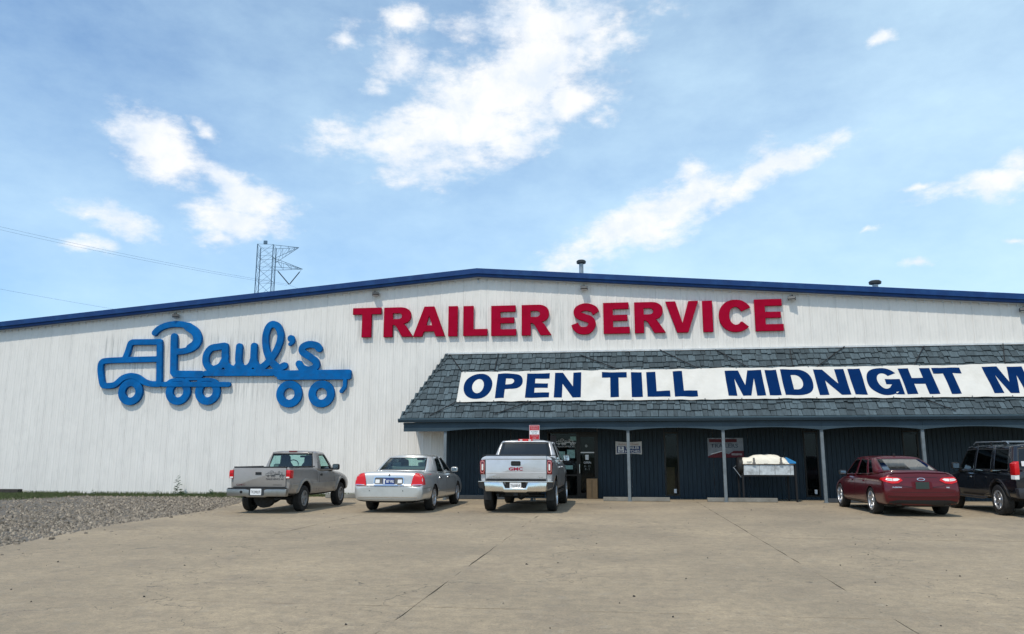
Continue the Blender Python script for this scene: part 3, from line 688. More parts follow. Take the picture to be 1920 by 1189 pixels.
def glyph(c):         # -> list of closed contours (outer first), natural width
    if c == 'I': return [[(0, 0), (.29, 0), (.29, 1), (0, 1)]]
    if c == 'T': return [[(.28, 0), (.56, 0), (.56, .78), (.84, .78), (.84, 1), (0, 1), (0, .78), (.28, .78)]]
    if c == 'L': return [[(0, 0), (.70, 0), (.70, .22), (.29, .22), (.29, 1), (0, 1)]]
    if c == 'E': return [[(0, 0), (.76, 0), (.76, .21), (.28, .21), (.28, .41), (.70, .41), (.70, .6), (.28, .6), (.28, .79), (.74, .79), (.74, 1), (0, 1)]]
    if c == 'H': return [[(0, 0), (.28, 0), (.28, .39), (.58, .39), (.58, 0), (.86, 0), (.86, 1), (.58, 1), (.58, .62), (.28, .62), (.28, 1), (0, 1)]]
    if c == 'N': return [[(0, 0), (.26, 0), (.26, .56), (.60, 0), (.86, 0), (.86, 1), (.60, 1), (.60, .44), (.26, 1), (0, 1)]]
    if c == 'M': return [[(0, 0), (.24, 0), (.24, .68), (.40, 0), (.62, 0), (.78, .68), (.78, 0), (1.02, 0), (1.02, 1), (.64, 1), (.51, .42), (.38, 1), (0, 1)]]
    if c == 'V': return [[(.33, 0), (.67, 0), (1.0, 1), (.70, 1), (.50, .30), (.30, 1), (0, 1)]]
    if c == 'A': return [[(0, 0), (.29, 0), (.345, .165), (.665, .165), (.72, 0), (1.01, 0), (.66, 1), (.35, 1)], [(.41, .37), (.505, .70), (.60, .37)]]
    if c == 'D': return [[(0, 0), (.42, 0)] + arc(.42, .5, .46, .5, -80, 80, 16, 2.3) + [(.42, 1), (0, 1)], [(.28, .22), (.28, .78), (.38, .78)] + arc(.38, .5, .21, .28, 80, -80, 12) + [(.38, .22)]]
    if c == 'P': return [[(0, 0), (.28, 0), (.28, .36), (.46, .36)] + arc(.48, .68, .34, .32, -85, 85, 14, 2.3) + [(.46, 1), (0, 1)], [(.28, .56), (.28, .80), (.42, .80)] + arc(.44, .68, .11, .12, 80, -80, 8) + [(.42, .56)]]
    if c == 'R': return [[(0, 0), (.28, 0), (.28, .40), (.33, .40), (.40, .34), (.58, 0), (.92, 0), (.70, .36), (.62, .44)] + arc(.50, .71, .35, .29, -65, 85, 14, 2.3) + [(.50, 1), (0, 1)], [(.28, .60), (.28, .80), (.44, .80)] + arc(.46, .70, .11, .10, 80, -80, 8) + [(.44, .60)]]
    if c == 'O': return [arc(.47, .5, .47, .52, 0, 350, 35, 2.15), arc(.47, .5, .19, .30, 350, 0, 30)]
    if c == 'C': return [arc(.47, .5, .47, .52, 28, 318, 30, 2.15)[0:] + [(.645, .31)] + arc(.47, .5, .18, .29, -42, -332, 22)[0:] ]
    if c == 'G': return [arc(.47, .5, .47, .52, 34, 312, 30, 2.15) + [(.70, .09), (.70, .0), (.92, .0), (.92, .56), (.50, .56), (.50, .37), (.66, .37)] + arc(.47, .5, .19, .29, -52, -322, 22)]
    if c == 'S': return [ribbon([(.80, .68), (.70, .82), (.44, .89), (.20, .80), (.19, .64), (.40, .54), (.60, .46), (.66, .30), (.52, .13), (.28, .125), (.13, .22), (.08, .34)], .245)]
def clean(poly):
    out = []
    for p in poly:
        if not out or (abs(p[0] - out[-1][0]) + abs(p[1] - out[-1][1])) > 1e-3: out.append(p)
    if abs(out[0][0] - out[-1][0]) + abs(out[0][1] - out[-1][1]) < 1e-3: out.pop()
    return out
def contour_mesh(contours, extrude=0, bevel=0):
    cu = bpy.data.curves.new('c', 'CURVE'); cu.dimensions = '2D'; cu.fill_mode = 'BOTH'; cu.extrude = extrude; cu.bevel_depth = bevel; cu.bevel_resolution = 1
    if bevel: cu.offset = -bevel
    for c in contours:
        c = clean(c); s = cu.splines.new('POLY'); s.points.add(len(c) - 1)
        for i, p in enumerate(c): s.points[i].co = (p[0], p[1], 0, 1)
        s.use_cyclic_u = True
    o = bpy.data.objects.new('c', cu); C.objects.link(o)
    dg = bpy.context.evaluated_depsgraph_get(); me = bpy.data.meshes.new_from_object(o.evaluated_get(dg))
    bpy.data.objects.remove(o); bpy.data.curves.remove(cu); me.materials.clear(); return me
def fitted(contours, x0, x1, h):
    xs_ = [p[0] for p in contours[0]]; ysn = [p[1] for p in contours[0]]
    a, b = min(xs_), max(xs_); sx = (x1 - x0) / (b - a)
    return [[((px - a) * sx, py * h) for px, py in c] for c in contours]

# --- TRAILER SERVICE
sign = empty('wall_lettering', (0, WY - .095, 0), label='red block letters TRAILER SERVICE mounted high on the white wall', cat='sign')
TS = [('T', -10.22, -9.08, 7.2, 6.04), ('R', -8.96, -7.79, 7.19, 6.03), ('A', -7.785, -6.53, 7.19, 6.02), ('I', -6.4, -6.04, 7.18, 6.01), ('L', -5.81, -4.88, 7.17, 6.01), ('E', -4.73, -3.77, 7.15, 5.99), ('R', -3.56, -2.43, 7.15, 5.98), ('S', -1.68, -0.63, 7.145, 5.985), ('E', -0.48, 0.49, 7.15, 5.98), ('R', 0.67, 1.80, 7.14, 5.98), ('V', 1.82, 3.01, 7.14, 5.97), ('I', 3.15, 3.51, 7.13, 5.97), ('C', 3.73, 4.86, 7.12, 5.97), ('E', 5.01, 6.0, 7.13, 5.96)]
for c, a, b, zt, zb in TS:
    me = contour_mesh(fitted(glyph(c), a, b, zt - zb), .05, .006)
    o = mesh_obj('letter', me, sign, [SIGN_RED]); o.rotation_euler = (R(90), 0, 0); o.location = (a, .02, zb)

# --- the truck-shaped script sign: thick strokes merged by a distance field, traced and extruded
def sdf_contours(strokes, rings=(), boxes=(), cell=.02):
    segs = []
    for w, pts, sm in strokes:
        P = catmull(pts, 7) if sm else pts
        for a, b in zip(P, P[1:]): segs.append((a, b, w / 2))
    allp = [p for s in segs for p in s[:2]] + [(c[0] + s * r, c[1] + s * r) for c, r, ri in rings for s in (-1, 1)]
    pad = .3; x0 = min(p[0] for p in allp) - pad; x1 = max(p[0] for p in allp) + pad; y0 = min(p[1] for p in allp) - pad; y1 = max(p[1] for p in allp) + pad
    gx = np.arange(x0, x1, cell); gy = np.arange(y0, y1, cell); X, Y = np.meshgrid(gx, gy, indexing='ij'); D = np.full(X.shape, 9.)
    for a, b, r in segs:
        dx, dy = b[0] - a[0], b[1] - a[1]; l2 = dx * dx + dy * dy + 1e-12
        t = np.clip(((X - a[0]) * dx + (Y - a[1]) * dy) / l2, 0, 1); D = np.minimum(D, np.hypot(X - a[0] - t * dx, Y - a[1] - t * dy) - r)
    for c, ro, ri in rings:
        d = np.hypot(X - c[0], Y - c[1]); D = np.minimum(D, np.maximum(d - ro, ri - d))
    for (bx0, bx1, by0, by1) in boxes:
        D = np.minimum(D, np.maximum(np.maximum(bx0 - X, X - bx1), np.maximum(by0 - Y, Y - by1)))
    I = D < 0; nxt = {}
    cs = I[:-1, :-1] * 1 + I[1:, :-1] * 2 + I[1:, 1:] * 4 + I[:-1, 1:] * 8
    tab = {1: [(3, 0)], 2: [(0, 1)], 3: [(3, 1)], 4: [(1, 2)], 5: [(3, 0), (1, 2)], 6: [(0, 2)], 7: [(3, 2)], 8: [(2, 3)], 9: [(2, 0)], 10: [(0, 1), (2, 3)], 11: [(2, 1)], 12: [(1, 3)], 13: [(1, 0)], 14: [(0, 3)]}
    pos = {}
    def edge(i, j, e):
        (a, b) = {0: ((i, j), (i + 1, j)), 1: ((i + 1, j), (i + 1, j + 1)), 2: ((i, j + 1), (i + 1, j + 1)), 3: ((i, j), (i, j + 1))}[e]
        k = (a, b)
        if k not in pos:
            da, db = D[a], D[b]; t = da / (da - db); pos[k] = (gx[a[0]] + (gx[b[0]] - gx[a[0]]) * t, gy[a[1]] + (gy[b[1]] - gy[a[1]]) * t)
        return k
    for i, j in zip(*np.nonzero((cs > 0) & (cs < 15))):
        for e0, e1 in tab[int(cs[i, j])]: nxt[edge(i, j, e0)] = edge(i, j, e1)
    loops = []
    while nxt:
        s = next(iter(nxt)); lp = []; k = s
        while k in nxt: lp.append(pos[k]); k = nxt.pop(k)
        if len(lp) > 6: loops.append([(float(a), float(b)) for a, b in simplify(lp)])
    return loops
def simplify(lp, eps=.003):
    out = list(lp); 
    for _ in range(3):
        keep = []; n = len(out); i = 0
        while i < n:
            keep.append(out[i])
            if i + 2 <= n - 1:
                a, b, c = np.array(out[i]), np.array(out[i + 1]), np.array(out[i + 2]); d = c - a; L_ = np.linalg.norm(d)
                if L_ > 0 and abs(d[0] * (b - a)[1] - d[1] * (b - a)[0]) / L_ < eps * .5 and L_ < .5: i += 2; continue
            i += 1
        if len(keep) == len(out): break
        out = keep
    return out
LOGO = {
 'cab_outline': ([(.235, [(-20.65, 4.42), (-20.75, 4.8), (-20.78, 5.1), (-20.72, 5.25), (-20.51, 5.30), (-19.76, 5.32)], 1), (.235, [(-19.76, 5.32), (-19.65, 5.61), (-19.56, 5.96), (-19.46, 6.04)], 1), (.235, [(-19.46, 6.04), (-18.28, 6.03), (-18.16, 4.32), (-18.50, 4.33)], 0), (.235, [(-19.76, 5.32), (-18.24, 5.33)], 0),
                  (.235, [(-18.50, 4.33), (-18.81, 4.42), (-19.12, 4.61), (-19.44, 4.67), (-19.76, 4.58), (-19.97, 4.4), (-20.15, 4.3), (-20.54, 4.29), (-20.65, 4.42)], 1)], []),
 'letter_p': ([(.25, [(-18.52, 6.4), (-18.36, 6.56), (-18.02, 6.7), (-17.57, 6.74), (-17.12, 6.66), (-16.75, 6.44), (-16.60, 6.14), (-16.68, 5.87), (-16.92, 5.71), (-17.23, 5.63), (-17.55, 5.61)], 1), (.34, [(-17.10, 6.62), (-16.78, 6.40), (-16.66, 6.14), (-16.74, 5.90), (-16.95, 5.74)], 1), (.28, [(-17.67, 6.23), (-17.58, 4.80), (-17.5, 4.71), (-16.40, 4.69)], 0)], []),
 'chassis_rail': ([(.2, [(-17.99, 4.31), (-15.22, 4.27)], 0), (.13, [(-17.8, 4.36), (-17.64, 4.46), (-17.36, 4.49), (-17.07, 4.46), (-16.9, 4.36)], 1), (.13, [(-16.5, 4.36), (-16.38, 4.45), (-16.1, 4.48), (-15.82, 4.44), (-15.68, 4.33)], 1), (.1, [(-17.02, 4.50), (-16.36, 4.50)], 0)], []),
 'letters_aul': ([(.27, [(-15.49, 5.81), (-15.79, 5.77), (-16.04, 5.72), (-16.21, 5.5), (-16.23, 5.2), (-16.11, 4.98), (-15.88, 4.89), (-15.61, 4.99), (-15.47, 5.19), (-15.41, 5.37)], 1), (.27, [(-15.45, 5.8), (-15.41, 5.19), (-15.27, 4.96), (-14.98, 4.88), (-14.83, 5.06)], 1), (.27, [(-14.85, 5.77), (-14.85, 5.24), (-14.74, 4.97), (-14.52, 4.89), (-14.31, 5.03), (-14.22, 5.29)], 1),
                  (.27, [(-14.23, 5.78), (-14.21, 5.23), (-14.06, 4.96), (-13.9, 4.91), (-13.61, 5.13), (-13.33, 5.51), (-13.17, 5.92), (-13.16, 6.27), (-13.29, 6.54), (-13.50, 6.64), (-13.68, 6.51), (-13.77, 6.16), (-13.73, 5.69), (-13.58, 5.30), (-13.36, 5.03), (-13.14, 4.9), (-12.93, 4.98)], 1), (.22, [(-16.2, 4.72), (-13.40, 4.69)], 0), (.14, [(-15.91, 4.80), (-13.3, 4.78)], 0)], []),
 'letter_s': ([(.27, [(-11.53, 5.62), (-11.67, 5.76), (-11.97, 5.8), (-12.21, 5.69), (-12.2, 5.5), (-11.89, 5.3), (-11.64, 5.1), (-11.65, 4.91), (-11.89, 4.80), (-12.2, 4.88), (-12.33, 5.04)], 1)], []),
 'trailer_bed': ([(.20, [(-13.27, 4.69), (-10.29, 4.69)], 0), (.20, [(-13.10, 4.52), (-10.29, 4.50)], 0), (.16, [(-13.24, 4.62), (-10.27, 4.60)], 0)], []),
 'mud_flap': ([(.15, [(-10.43, 4.36), (-10.44, 4.13), (-10.56, 3.95)], 1)], []),
 'apostrophe': ([(.27, [(-12.71, 6.05), (-12.70, 6.04)], 0), (.15, [(-12.62, 6.02), (-12.63, 5.91), (-12.73, 5.82)], 1)], [])}
WH = [(-19.37, 4.02), (-17.32, 4.01), (-16.07, 4.0), (-12.68, 3.87), (-11.37, 3.86)]
tsign = empty('truck_sign', (0, WY - .085, 0), label="blue truck-shaped script sign spelling Paul's on the left of the white wall", cat='sign')
def add_logo_part(nm, cont, k):
    me = contour_mesh(cont, .055, .008); o = mesh_obj(nm, me, tsign, [LOGO_BLUE]); o.rotation_euler = (R(90), 0, 0); o.location = (0, -.004 * k, 0)
allc = []
for k, (nm, (st, _)) in enumerate(LOGO.items()):
    c = sdf_contours(st); add_logo_part(nm, c, k)
rings = sdf_contours([], rings=[((0, 0), .525, .225)])
ring_me = contour_mesh(rings, .055, .008); ring_me.materials.append(LOGO_BLUE)
for (x, z) in WH:
    o = bpy.data.objects.new('sign_wheel', ring_me); C.objects.link(o); o.parent = tsign; o.rotation_euler = (R(90), 0, 0); o.location = (x, .008, z)
# stand-off brackets behind the letters
# small flat version for the tailgate and the door glass
mini = contour_mesh(sdf_contours([(w * .62, p, s) for (st, _) in LOGO.values() for (w, p, s) in st], rings=[((x, z), .50, .26) for x, z in WH], cell=.03))
fit_mesh(mini, 1, .33)

# --- banner
banner = empty('banner', tuple(Vector((0, EY, EZ)) + sn * .12), label='long white vinyl banner OPEN TILL MIDNIGHT stretched across the shingled canopy', cat='banner')
banner.rotation_euler = (math.atan2(su.z, su.y), 0, 0)     # local y runs up the slope
nx, ny = 300, 14; vs_ = []; fs_ = []
rb = random.Random(5)
ph = [rb.random() * 6 for _ in range(8)]
def bz(x, y):
    r = math.sin(x * 2.05 + ph[6]); return .016 * math.sin(x * 1.9 + ph[0]) * math.sin(y * 2.2 + ph[1]) + .012 * math.sin(x * 5.1 + y * 4 + ph[2]) * r + .008 * math.sin(x * .8 + 5 * y + ph[3]) + .006 * math.sin(9 * x - 5 * y + ph[4]) * (1 - r)
BX0, BX1, BS0, BS1 = -5.73, 14.6, .66, 2.15
for i in range(nx + 1):
    for j in range(ny + 1):
        x = BX0 + (BX1 - BX0) * i / nx; sag = .035 * math.sin(math.pi * ((x - BX0) / 3.1 % 1)); y = BS0 + (BS1 - BS0) * j / ny - sag * (1 if j > ny / 2 else -.4)
        vs_.append((x, y, bz(x, y)))
for i in range(nx):
    for j in range(ny):
        a = i * (ny + 1) + j; fs_.append((a, a + ny + 1, a + ny + 2, a + 1))
me = bpy.data.meshes.new('sheet'); me.from_pydata(vs_, [], fs_); me.polygons.foreach_set('use_smooth', [True] * len(fs_))
o = mesh_obj('sheet', me, banner, [BANNER])
BL = [('O', -5.55, -4.5), ('P', -4.35, -3.41), ('E', -3.27, -2.42), ('N', -2.25, -1.3), ('T', -0.56, 0.32), ('I', 0.47, 0.85), ('L', 1.01, 1.79), ('L', 1.94, 2.72), ('M', 3.74, 4.98), ('I', 5.10, 5.49), ('D', 5.62, 6.62), ('N', 6.73, 7.74), ('I', 7.87, 8.27), ('G', 8.38, 9.44), ('H', 9.52, 10.54), ('T', 10.60, 11.50), ('M', 12.2, 13.46)]
for c, a, b in BL:
    me = contour_mesh(fitted(glyph(c), a, b, 1.19))
    bm = bmesh.new(); bm.from_mesh(me)
    for axis, lo, hi in (((1, 0, 0), 0, b - a), ((0, 1, 0), 0, 1.2)):
        q = lo + .11
        while q < hi:
            geom = bm.verts[:] + bm.edges[:] + bm.faces[:]; bmesh.ops.bisect_plane(bm, geom=geom, plane_co=Vector(axis) * q, plane_no=axis); q += .11
    for v in bm.verts: v.co.z = bz(v.co.x + a, v.co.y + .81) + .007
    bm.to_mesh(me); bm.free(); me.polygons.foreach_set('use_smooth', [True] * len(me.polygons))
    o = mesh_obj('letter', me, banner, [PRINT_NAVY]); o.location = (a, .81, 0)
# ropes from the banner edges to the canopy
def rope(x0, s0, x1, s1):
    MB().tube([(x0, s0, .0), ((x0 + x1) / 2, (s0 + s1) / 2, -.02), (x1, s1, -.03)], .016, 5).build('rope', ROPE, banner)
for q in ((-5.7, 2.13, -6.32, 3.1), (-5.72, .68, -6.6, .06), (-4.5, 2.14, -4.45, 3.1), (.05, 2.14, -1.35, 2.95), (2.85, 2.14, 1.55, 3.15), (-3.05, .67, -4.3, .1), (4.6, 2.14, 3.55, 3.1), (6.9, 2.14, 8.05, 3.15), (10.1, 2.14, 10.7, 3.1), (6.1, 2.14, 6.15, 3.05), (9.9, .67, 10.8, .1), (13.0, 2.14, 13.3, 3.15)): rope(*q)
for x in np.arange(-5.6, 14.4, 1.22):
    for s in (BS0 + .03, BS1 - .03): MB().lathe([(.014, 0), (.02, .002), (.014, .004)], (x, s, .012), 'z', 8).build('grommet', DARKMETAL, banner)

# ------------------------------------------------------------ things fixed to the wall
def floodlight(x, ang, label, wide=1.0):
    z = eave(x) - .16; root = empty('floodlight', (x, WY - .04, z), label=label, cat='floodlight', group='floodlights under the blue fascia')
    MB().tube([(0, 0, .06), (0, -.12, .05), (0, -.16, -.04)], .014, 6).build('bracket', DARKMETAL, root)
    b = MB().prism([(-.24, -.16), (-.06, -.19), (.0, -.12), (-.05, -.05), (-.18, -.06)], -.13 * wide, .13 * wide, axis='x').build('housing', mat('floodlight_housing', (.05, .055, .06), .45, metal=.4), root, bevel=.008); b.rotation_euler[2] = ang; b.location = (0, -.02, .05)
    g = MB().add([(-.11, -.22, -.178), (.11, -.22, -.178), (.11, -.07, -.200), (-.11, -.07, -.200)], [(0, 1, 2, 3)]).build('lens', mat('floodlight_lens', (.5, .52, .5), .2), root); g.rotation_euler[2] = ang; g.location = (0, -.02, .045)
floodlight(-17.7, .5, "small floodlight on the wall above the blue truck-shaped sign")
floodlight(-9.35, .35, 'small floodlight above the first letters of the red lettering')
floodlight(-1.18, 0, 'small floodlight just below the roof vent pipe near the gable peak')
floodlight(6.36, -.3, 'small floodlight above the last letter of the red lettering')
floodlight(14.1, -.3, 'small floodlight at the right edge of the view below the fascia')
def vent(x, y, h, label, rad=.085):
    z = eave(x) + .2; root = empty('roof_vent', (x, y, z), label=label, cat='roof vent', group='vent pipes on the roof')
    MB().lathe([(rad * 1.9, 0), (rad * 1.9, .03), (rad, .06), (rad, h)], (0, 0, 0), 'z', 16).build('pipe', GALV, root, smooth=40)
    MB().lathe([(rad * 1.2, h), (rad * 2.1, h + .02), (rad * 2.2, h + .10), (rad * 1.7, h + .14), (.01, h + .17)], (0, 0, 0), 'z', 16).build('cap', DARKMETAL, root, smooth=40)
vent(-1.30, 29.3, .66, 'tall thin vent pipe with cap on the roof near the gable peak')
vent(9.45, 29.3, .38, 'short vent pipe with wide cap on the right roof slope', .10)

# signs on the siding
def flat_sign(x0, x1, z0, z1, label, bow=.03):
    root = empty('shop_sign', ((x0 + x1) / 2, WY - .105, (z0 + z1) / 2), label=label, cat='sign'); w, h = (x1 - x0) / 2, (z1 - z0) / 2
    return root, w, h
root, w, h = flat_sign(-.14, .80, 1.55, 2.02, 'white and navy trailer hitches sign behind a canopy post')
pts = []
for k in range(9):
    t = -1 + 2 * k / 8; pts.append((w * t, h - .03 * (1 - t * t)))
for k in range(9):
    t = 1 - 2 * k / 8; pts.append((w * t, -h + .03 * (1 - t * t)))
MB().prism(pts, -.012, .0).build('board', mat('sign_white_enamel', (.55, .54, .52), .4, noise=.1), root)
MB().box(-w + .05, w - .05, -.015, -.0125, -h + .05, h - .17).build('navy_panel', mat('sign_navy', (.01, .03, .12), .4), root)
MB().box(-w + .09, -w + .30, -.018, -.0155, -h + .07, h - .19).build('emblem', WHITEPRINT, root)
text_on('B\nW', .15, .19, MATS['sign_navy'], root, (-w + .195, -.020, -.065), bold=.02)
text_on('TRAILER\nHITCHES', .52, .22, WHITEPRINT, root, (.13, -.018, -.06), bold=.015)
text_on('Authorized Dealer', .74, .07, mat('sign_brown_text', (.25, .08, .05), .5), root, (0, -.0145, .135))
root, w, h = flat_sign(3.12, 4.36, 1.44, 2.13, 'faded white and dark red trailer sign left of the barrel smoker')
MB().box(-w, w, -.012, 0, -h, h).build('board', mat('sign_faded_white', (.22, .24, .27), .5, noise=.35, nscale=3), root)
MB().box(-w + .06, w - .22, -.016, -.0125, h - .15, h - .04).build('dark_band', mat('sign_dark_red', (.10, .006, .014), .5, noise=.3), root)
MB().prism([(-w, -h), (w, -h), (w, -h + .24), (.28, -h + .24), (.1, -h + .12), (-.2, -h + .22), (-w, -h + .05)], -.017, -.0125).build('red_band', MATS['sign_dark_red'], root)
text_on('TRAILERS', .95, .14, mat('sign_grey_text', (.05, .07, .10), .5), root, (-.04, -.0145, .07), bold=.02)
for z in (-.215, -.25): MB().box(.2, w - .06, -.020, -.0175, z - .006, z + .006).build('stripe', WHITEPRINT, root)
MB().prism([(-w + .1, -h + .10), (-.1, -h + .22), (-.08, -h + .25), (-w + .1, -h + .135)], -.021, -.0175).build('stripe', WHITEPRINT, root)
text_on("Your Trailer Dealer", .6, .05, MATS['sign_grey_text'], root, (-.05, -.0145, .165))
# mini logo on the entrance glass
mm = mini.copy(); mm.materials.append(WHITEPRINT); o = mesh_obj('glass_logo', mm, ent); o.scale = (.72, .72, 1); o.rotation_euler = (R(90), 0, 0); o.location = (-1.94, WY - .078, 2.0)
text_on('TRAILER SERVICE, INC.', .66, .055, WHITEPRINT, ent, (-1.93, WY - .078, 1.83), name='glass_lettering')

# parking sign on its own pole
root = empty('parking_sign', (-2.87, 26.6, 0), label='red and white reserved parking sign on a pole behind the silver crew cab pickup', cat='sign')
MB().box(-.025, .025, 0, .03, 0, 2.52).build('pole', GALV, root)
MB().box(-.175, .175, -.006, -.001, 2.05, 2.54).build('panel', mat('sign_red_enamel', (.42, .012, .02), .4, noise=.08), root)
MB().box(-.175, .175, -.0085, -.0065, 2.22, 2.36).build('white_band', WHITEPRINT, root)
bd = MB()
for (a, b, c, d) in ((-.175, -.16, 2.05, 2.54), (.16, .175, 2.05, 2.54), (-.16, .16, 2.525, 2.54), (-.16, .16, 2.05, 2.062)): bd.box(a, b, -.0115, -.009, c, d)
bd.build('border', mat('sign_pink_white', (.6, .4, .42), .5), root)
text_on('RESERVED\nPARKING', .27, .12, MATS['sign_pink_white'], root, (0, -.009, 2.445))
text_on('NO STOPPING\nANY TIME', .24, .09, INK, root, (0, -.0105, 2.29))
text_on('TOW AWAY\nZONE', .24, .12, MATS['sign_pink_white'], root, (0, -.009, 2.14))

# wheel stops
STOPC = mat('wheel_stop_concrete', (.20, .19, .165), .85, noise=.25, nscale=6, dirt=(.07, .065, .055), dirt_amt=.8, dscale=3, bump=.4)
def wheel_stop(x0, x1, y, label, m=STOPC):
    root = MB().prism([(-.08, 0), (.08, 0), (.055, .13), (-.055, .13)], -(x1 - x0) / 2, (x1 - x0) / 2, axis='x').build('wheel_stop', m, None, bevel=.012)
    root.location = ((x0 + x1) / 2, y, .004); tag(root, label, 'wheel stop', 'concrete wheel stops in front of the building')
    for s in (-1, 1): o = MB().lathe([(.014, .128), (.014, .14), (.005, .142)], (s * (x1 - x0) * .35, 0, 0), 'z', 8).build('pin', DARKMETAL, root)
wheel_stop(-.58, 1.63, 27.0, 'concrete wheel stop in front of the trailer hitches sign')
wheel_stop(2.85, 5.1, 27.0, 'concrete wheel stop beside the barrel smoker')
wheel_stop(6.60, 8.6, 27.0, 'dark wheel stop beyond the red sedan', mat('wheel_stop_dark', (.04, .045, .05), .85, noise=.2))
wheel_stop(-6.1, -4.0, 27.5, 'wheel stop between the silver sedan and the silver crew cab pickup', MATS['wheel_stop_dark'])
wheel_stop(-10.6, -8.2, 27.6, 'low wheel stop beyond the grey pickup')
# dark timber lying at the left end of the wall
o = MB().box(-29, -23.6, 28.35, 28.6, -.02, .2).build('railway_sleeper', WOODOLD, bevel=.01); tag(o, 'dark weathered timber lying along the left end of the wall', 'timber')
# cardboard box in the doorway
root = empty('cardboard_box', (-1.0, 28.45, 0), label='tall brown cardboard box standing by the glass entrance door', cat='box')
MB().box(-.19, .19, -.2, .2, 0.0, .70).build('carton', CARD, root, bevel=.006)
MB().box(-.03, .03, -.204, -.2005, 0.05, .66).build('tape', mat('parcel_tape', (.22, .14, .07), .4), root)

# barrel smoker
sm = empty('barrel_smoker', (4.90, 27.42, 0), label='barrel smoker on a tall black stand with a cream cover and blue end', cat='smoker')
SMW = mat('smoker_weathered_panel', (.50, .54, .56), .6, noise=.25, nscale=7, dirt=(.12, .11, .1), dirt_amt=.7, dscale=5)
CREAM = mat('cream_cover', (.80, .75, .64), .7, noise=.08, nscale=6, bump=.3, bscale=8)
for (x, y) in ((-.84, -.27), (.86, -.27), (-.90, .3), (.72, .3)):
    MB().box(x - .027, x + .027, y - .027, y + .027, 0, .93 if x < 0 else 1.26).build('leg', BLACK, sm)
MB().box(-.92, .88, -.30, -.262, .83, .872).box(-.92, .88, .27, .31, .83, .872).box(-.92, -.88, -.26, .27, .83, .872).box(.84, .88, -.26, .27, .83, .872).build('stand_rail', BLACK, sm)
MB().prism([(-.30, .875), (.28, .875), (.30, 1.215), (-.30, 1.215)], -.80, .80, axis='x').build('fire_box', SMW, sm, bevel=.006)
for x in (-.3, .2, .69): MB().box(x - .004, x + .004, -.3035, -.3005, .88, 1.21).build('panel_joint', BLACK, sm)
MB().box(-.86, .84, -.33, .31, 1.216, 1.245).build('lid_rim', mat('rusty_rim', (.09, .06, .045), .8, noise=.3), sm)
# black drum end on the left
MB().lathe([(.001, -1.0), (.24, -.98), (.29, -.93), (.29, -.81)], (0, 0, 1.17), 'x', 28).build('drum_end', BLACKP, sm, smooth=40)
MB().tube([(-1.02, -.1, 1.17), (-1.12, -.18, 1.12), (-.9, -.29, .80)], .012, 6).build('handle_rod', GALV, sm)
# lumpy cover
vs_ = []; fs_ = []; nu, nv = 36, 14; rc = random.Random(8)
prof = [(-.82, .18), (-.78, .21), (-.6, .22), (-.45, .28), (-.35, .31), (0, .31), (.25, .31), (.37, .27), (.42, .22), (.55, .21), (.62, .15), (.66, .06)]
def ph_(x):
    for (a, ha), (b, hb) in zip(prof, prof[1:]):
        if a <= x <= b: return ha + (hb - ha) * (x - a) / (b - a)
    return .1
for i in range(nu + 1):
    x = -.82 + 1.48 * i / nu
    for j in range(nv + 1):
        a = math.pi * j / nv; hh = ph_(x); wob = .008 * math.sin(x * 23 + j) + .006 * math.sin(x * 11 + 2 * j)
        vs_.append((x + wob * .5, -math.cos(a) * (.335 + wob), 1.235 + (math.sin(a) ** .75) * (hh + wob)))
for i in range(nu):
    for j in range(nv):
        a = i * (nv + 1) + j; fs_.append((a, a + 1, a + nv + 2, a + nv + 1))
fs_ += [tuple(range(nv + 1)), tuple(nu * (nv + 1) + j for j in range(nv, -1, -1))]
MB().add(vs_, fs_).build('cover', CREAM, sm, smooth=50)
MB().add([(.60, -.325, 1.25), (.88, -.325, 1.25), (.88, .3, 1.25), (.60, .3, 1.25), (.60, -.18, 1.46), (.90, -.24, 1.30), (.90, .2, 1.30), (.60, .2, 1.46)],
         [(0, 1, 5, 4), (1, 2, 6, 5), (2, 3, 7, 6), (3, 0, 4, 7), (4, 5, 6, 7), (0, 3, 2, 1)]).build('blue_tarp', mat('blue_tarp', (.02, .16, .36), .5, noise=.15), sm)
for x in (-.47, .40):
    hg = MB().box(x - .03, x + .03, -.36, -.335, 1.25, 1.44).box(x - .05, x + .05, -.365, -.335, 1.22, 1.29).build('lid_hinge', mat('hinge_grey', (.16, .15, .14), .6, noise=.3), sm, bevel=.005)
MB().box(-.70, -.54, -.345, -.338, 1.30, 1.312).build('lid_slot', BLACK, sm)

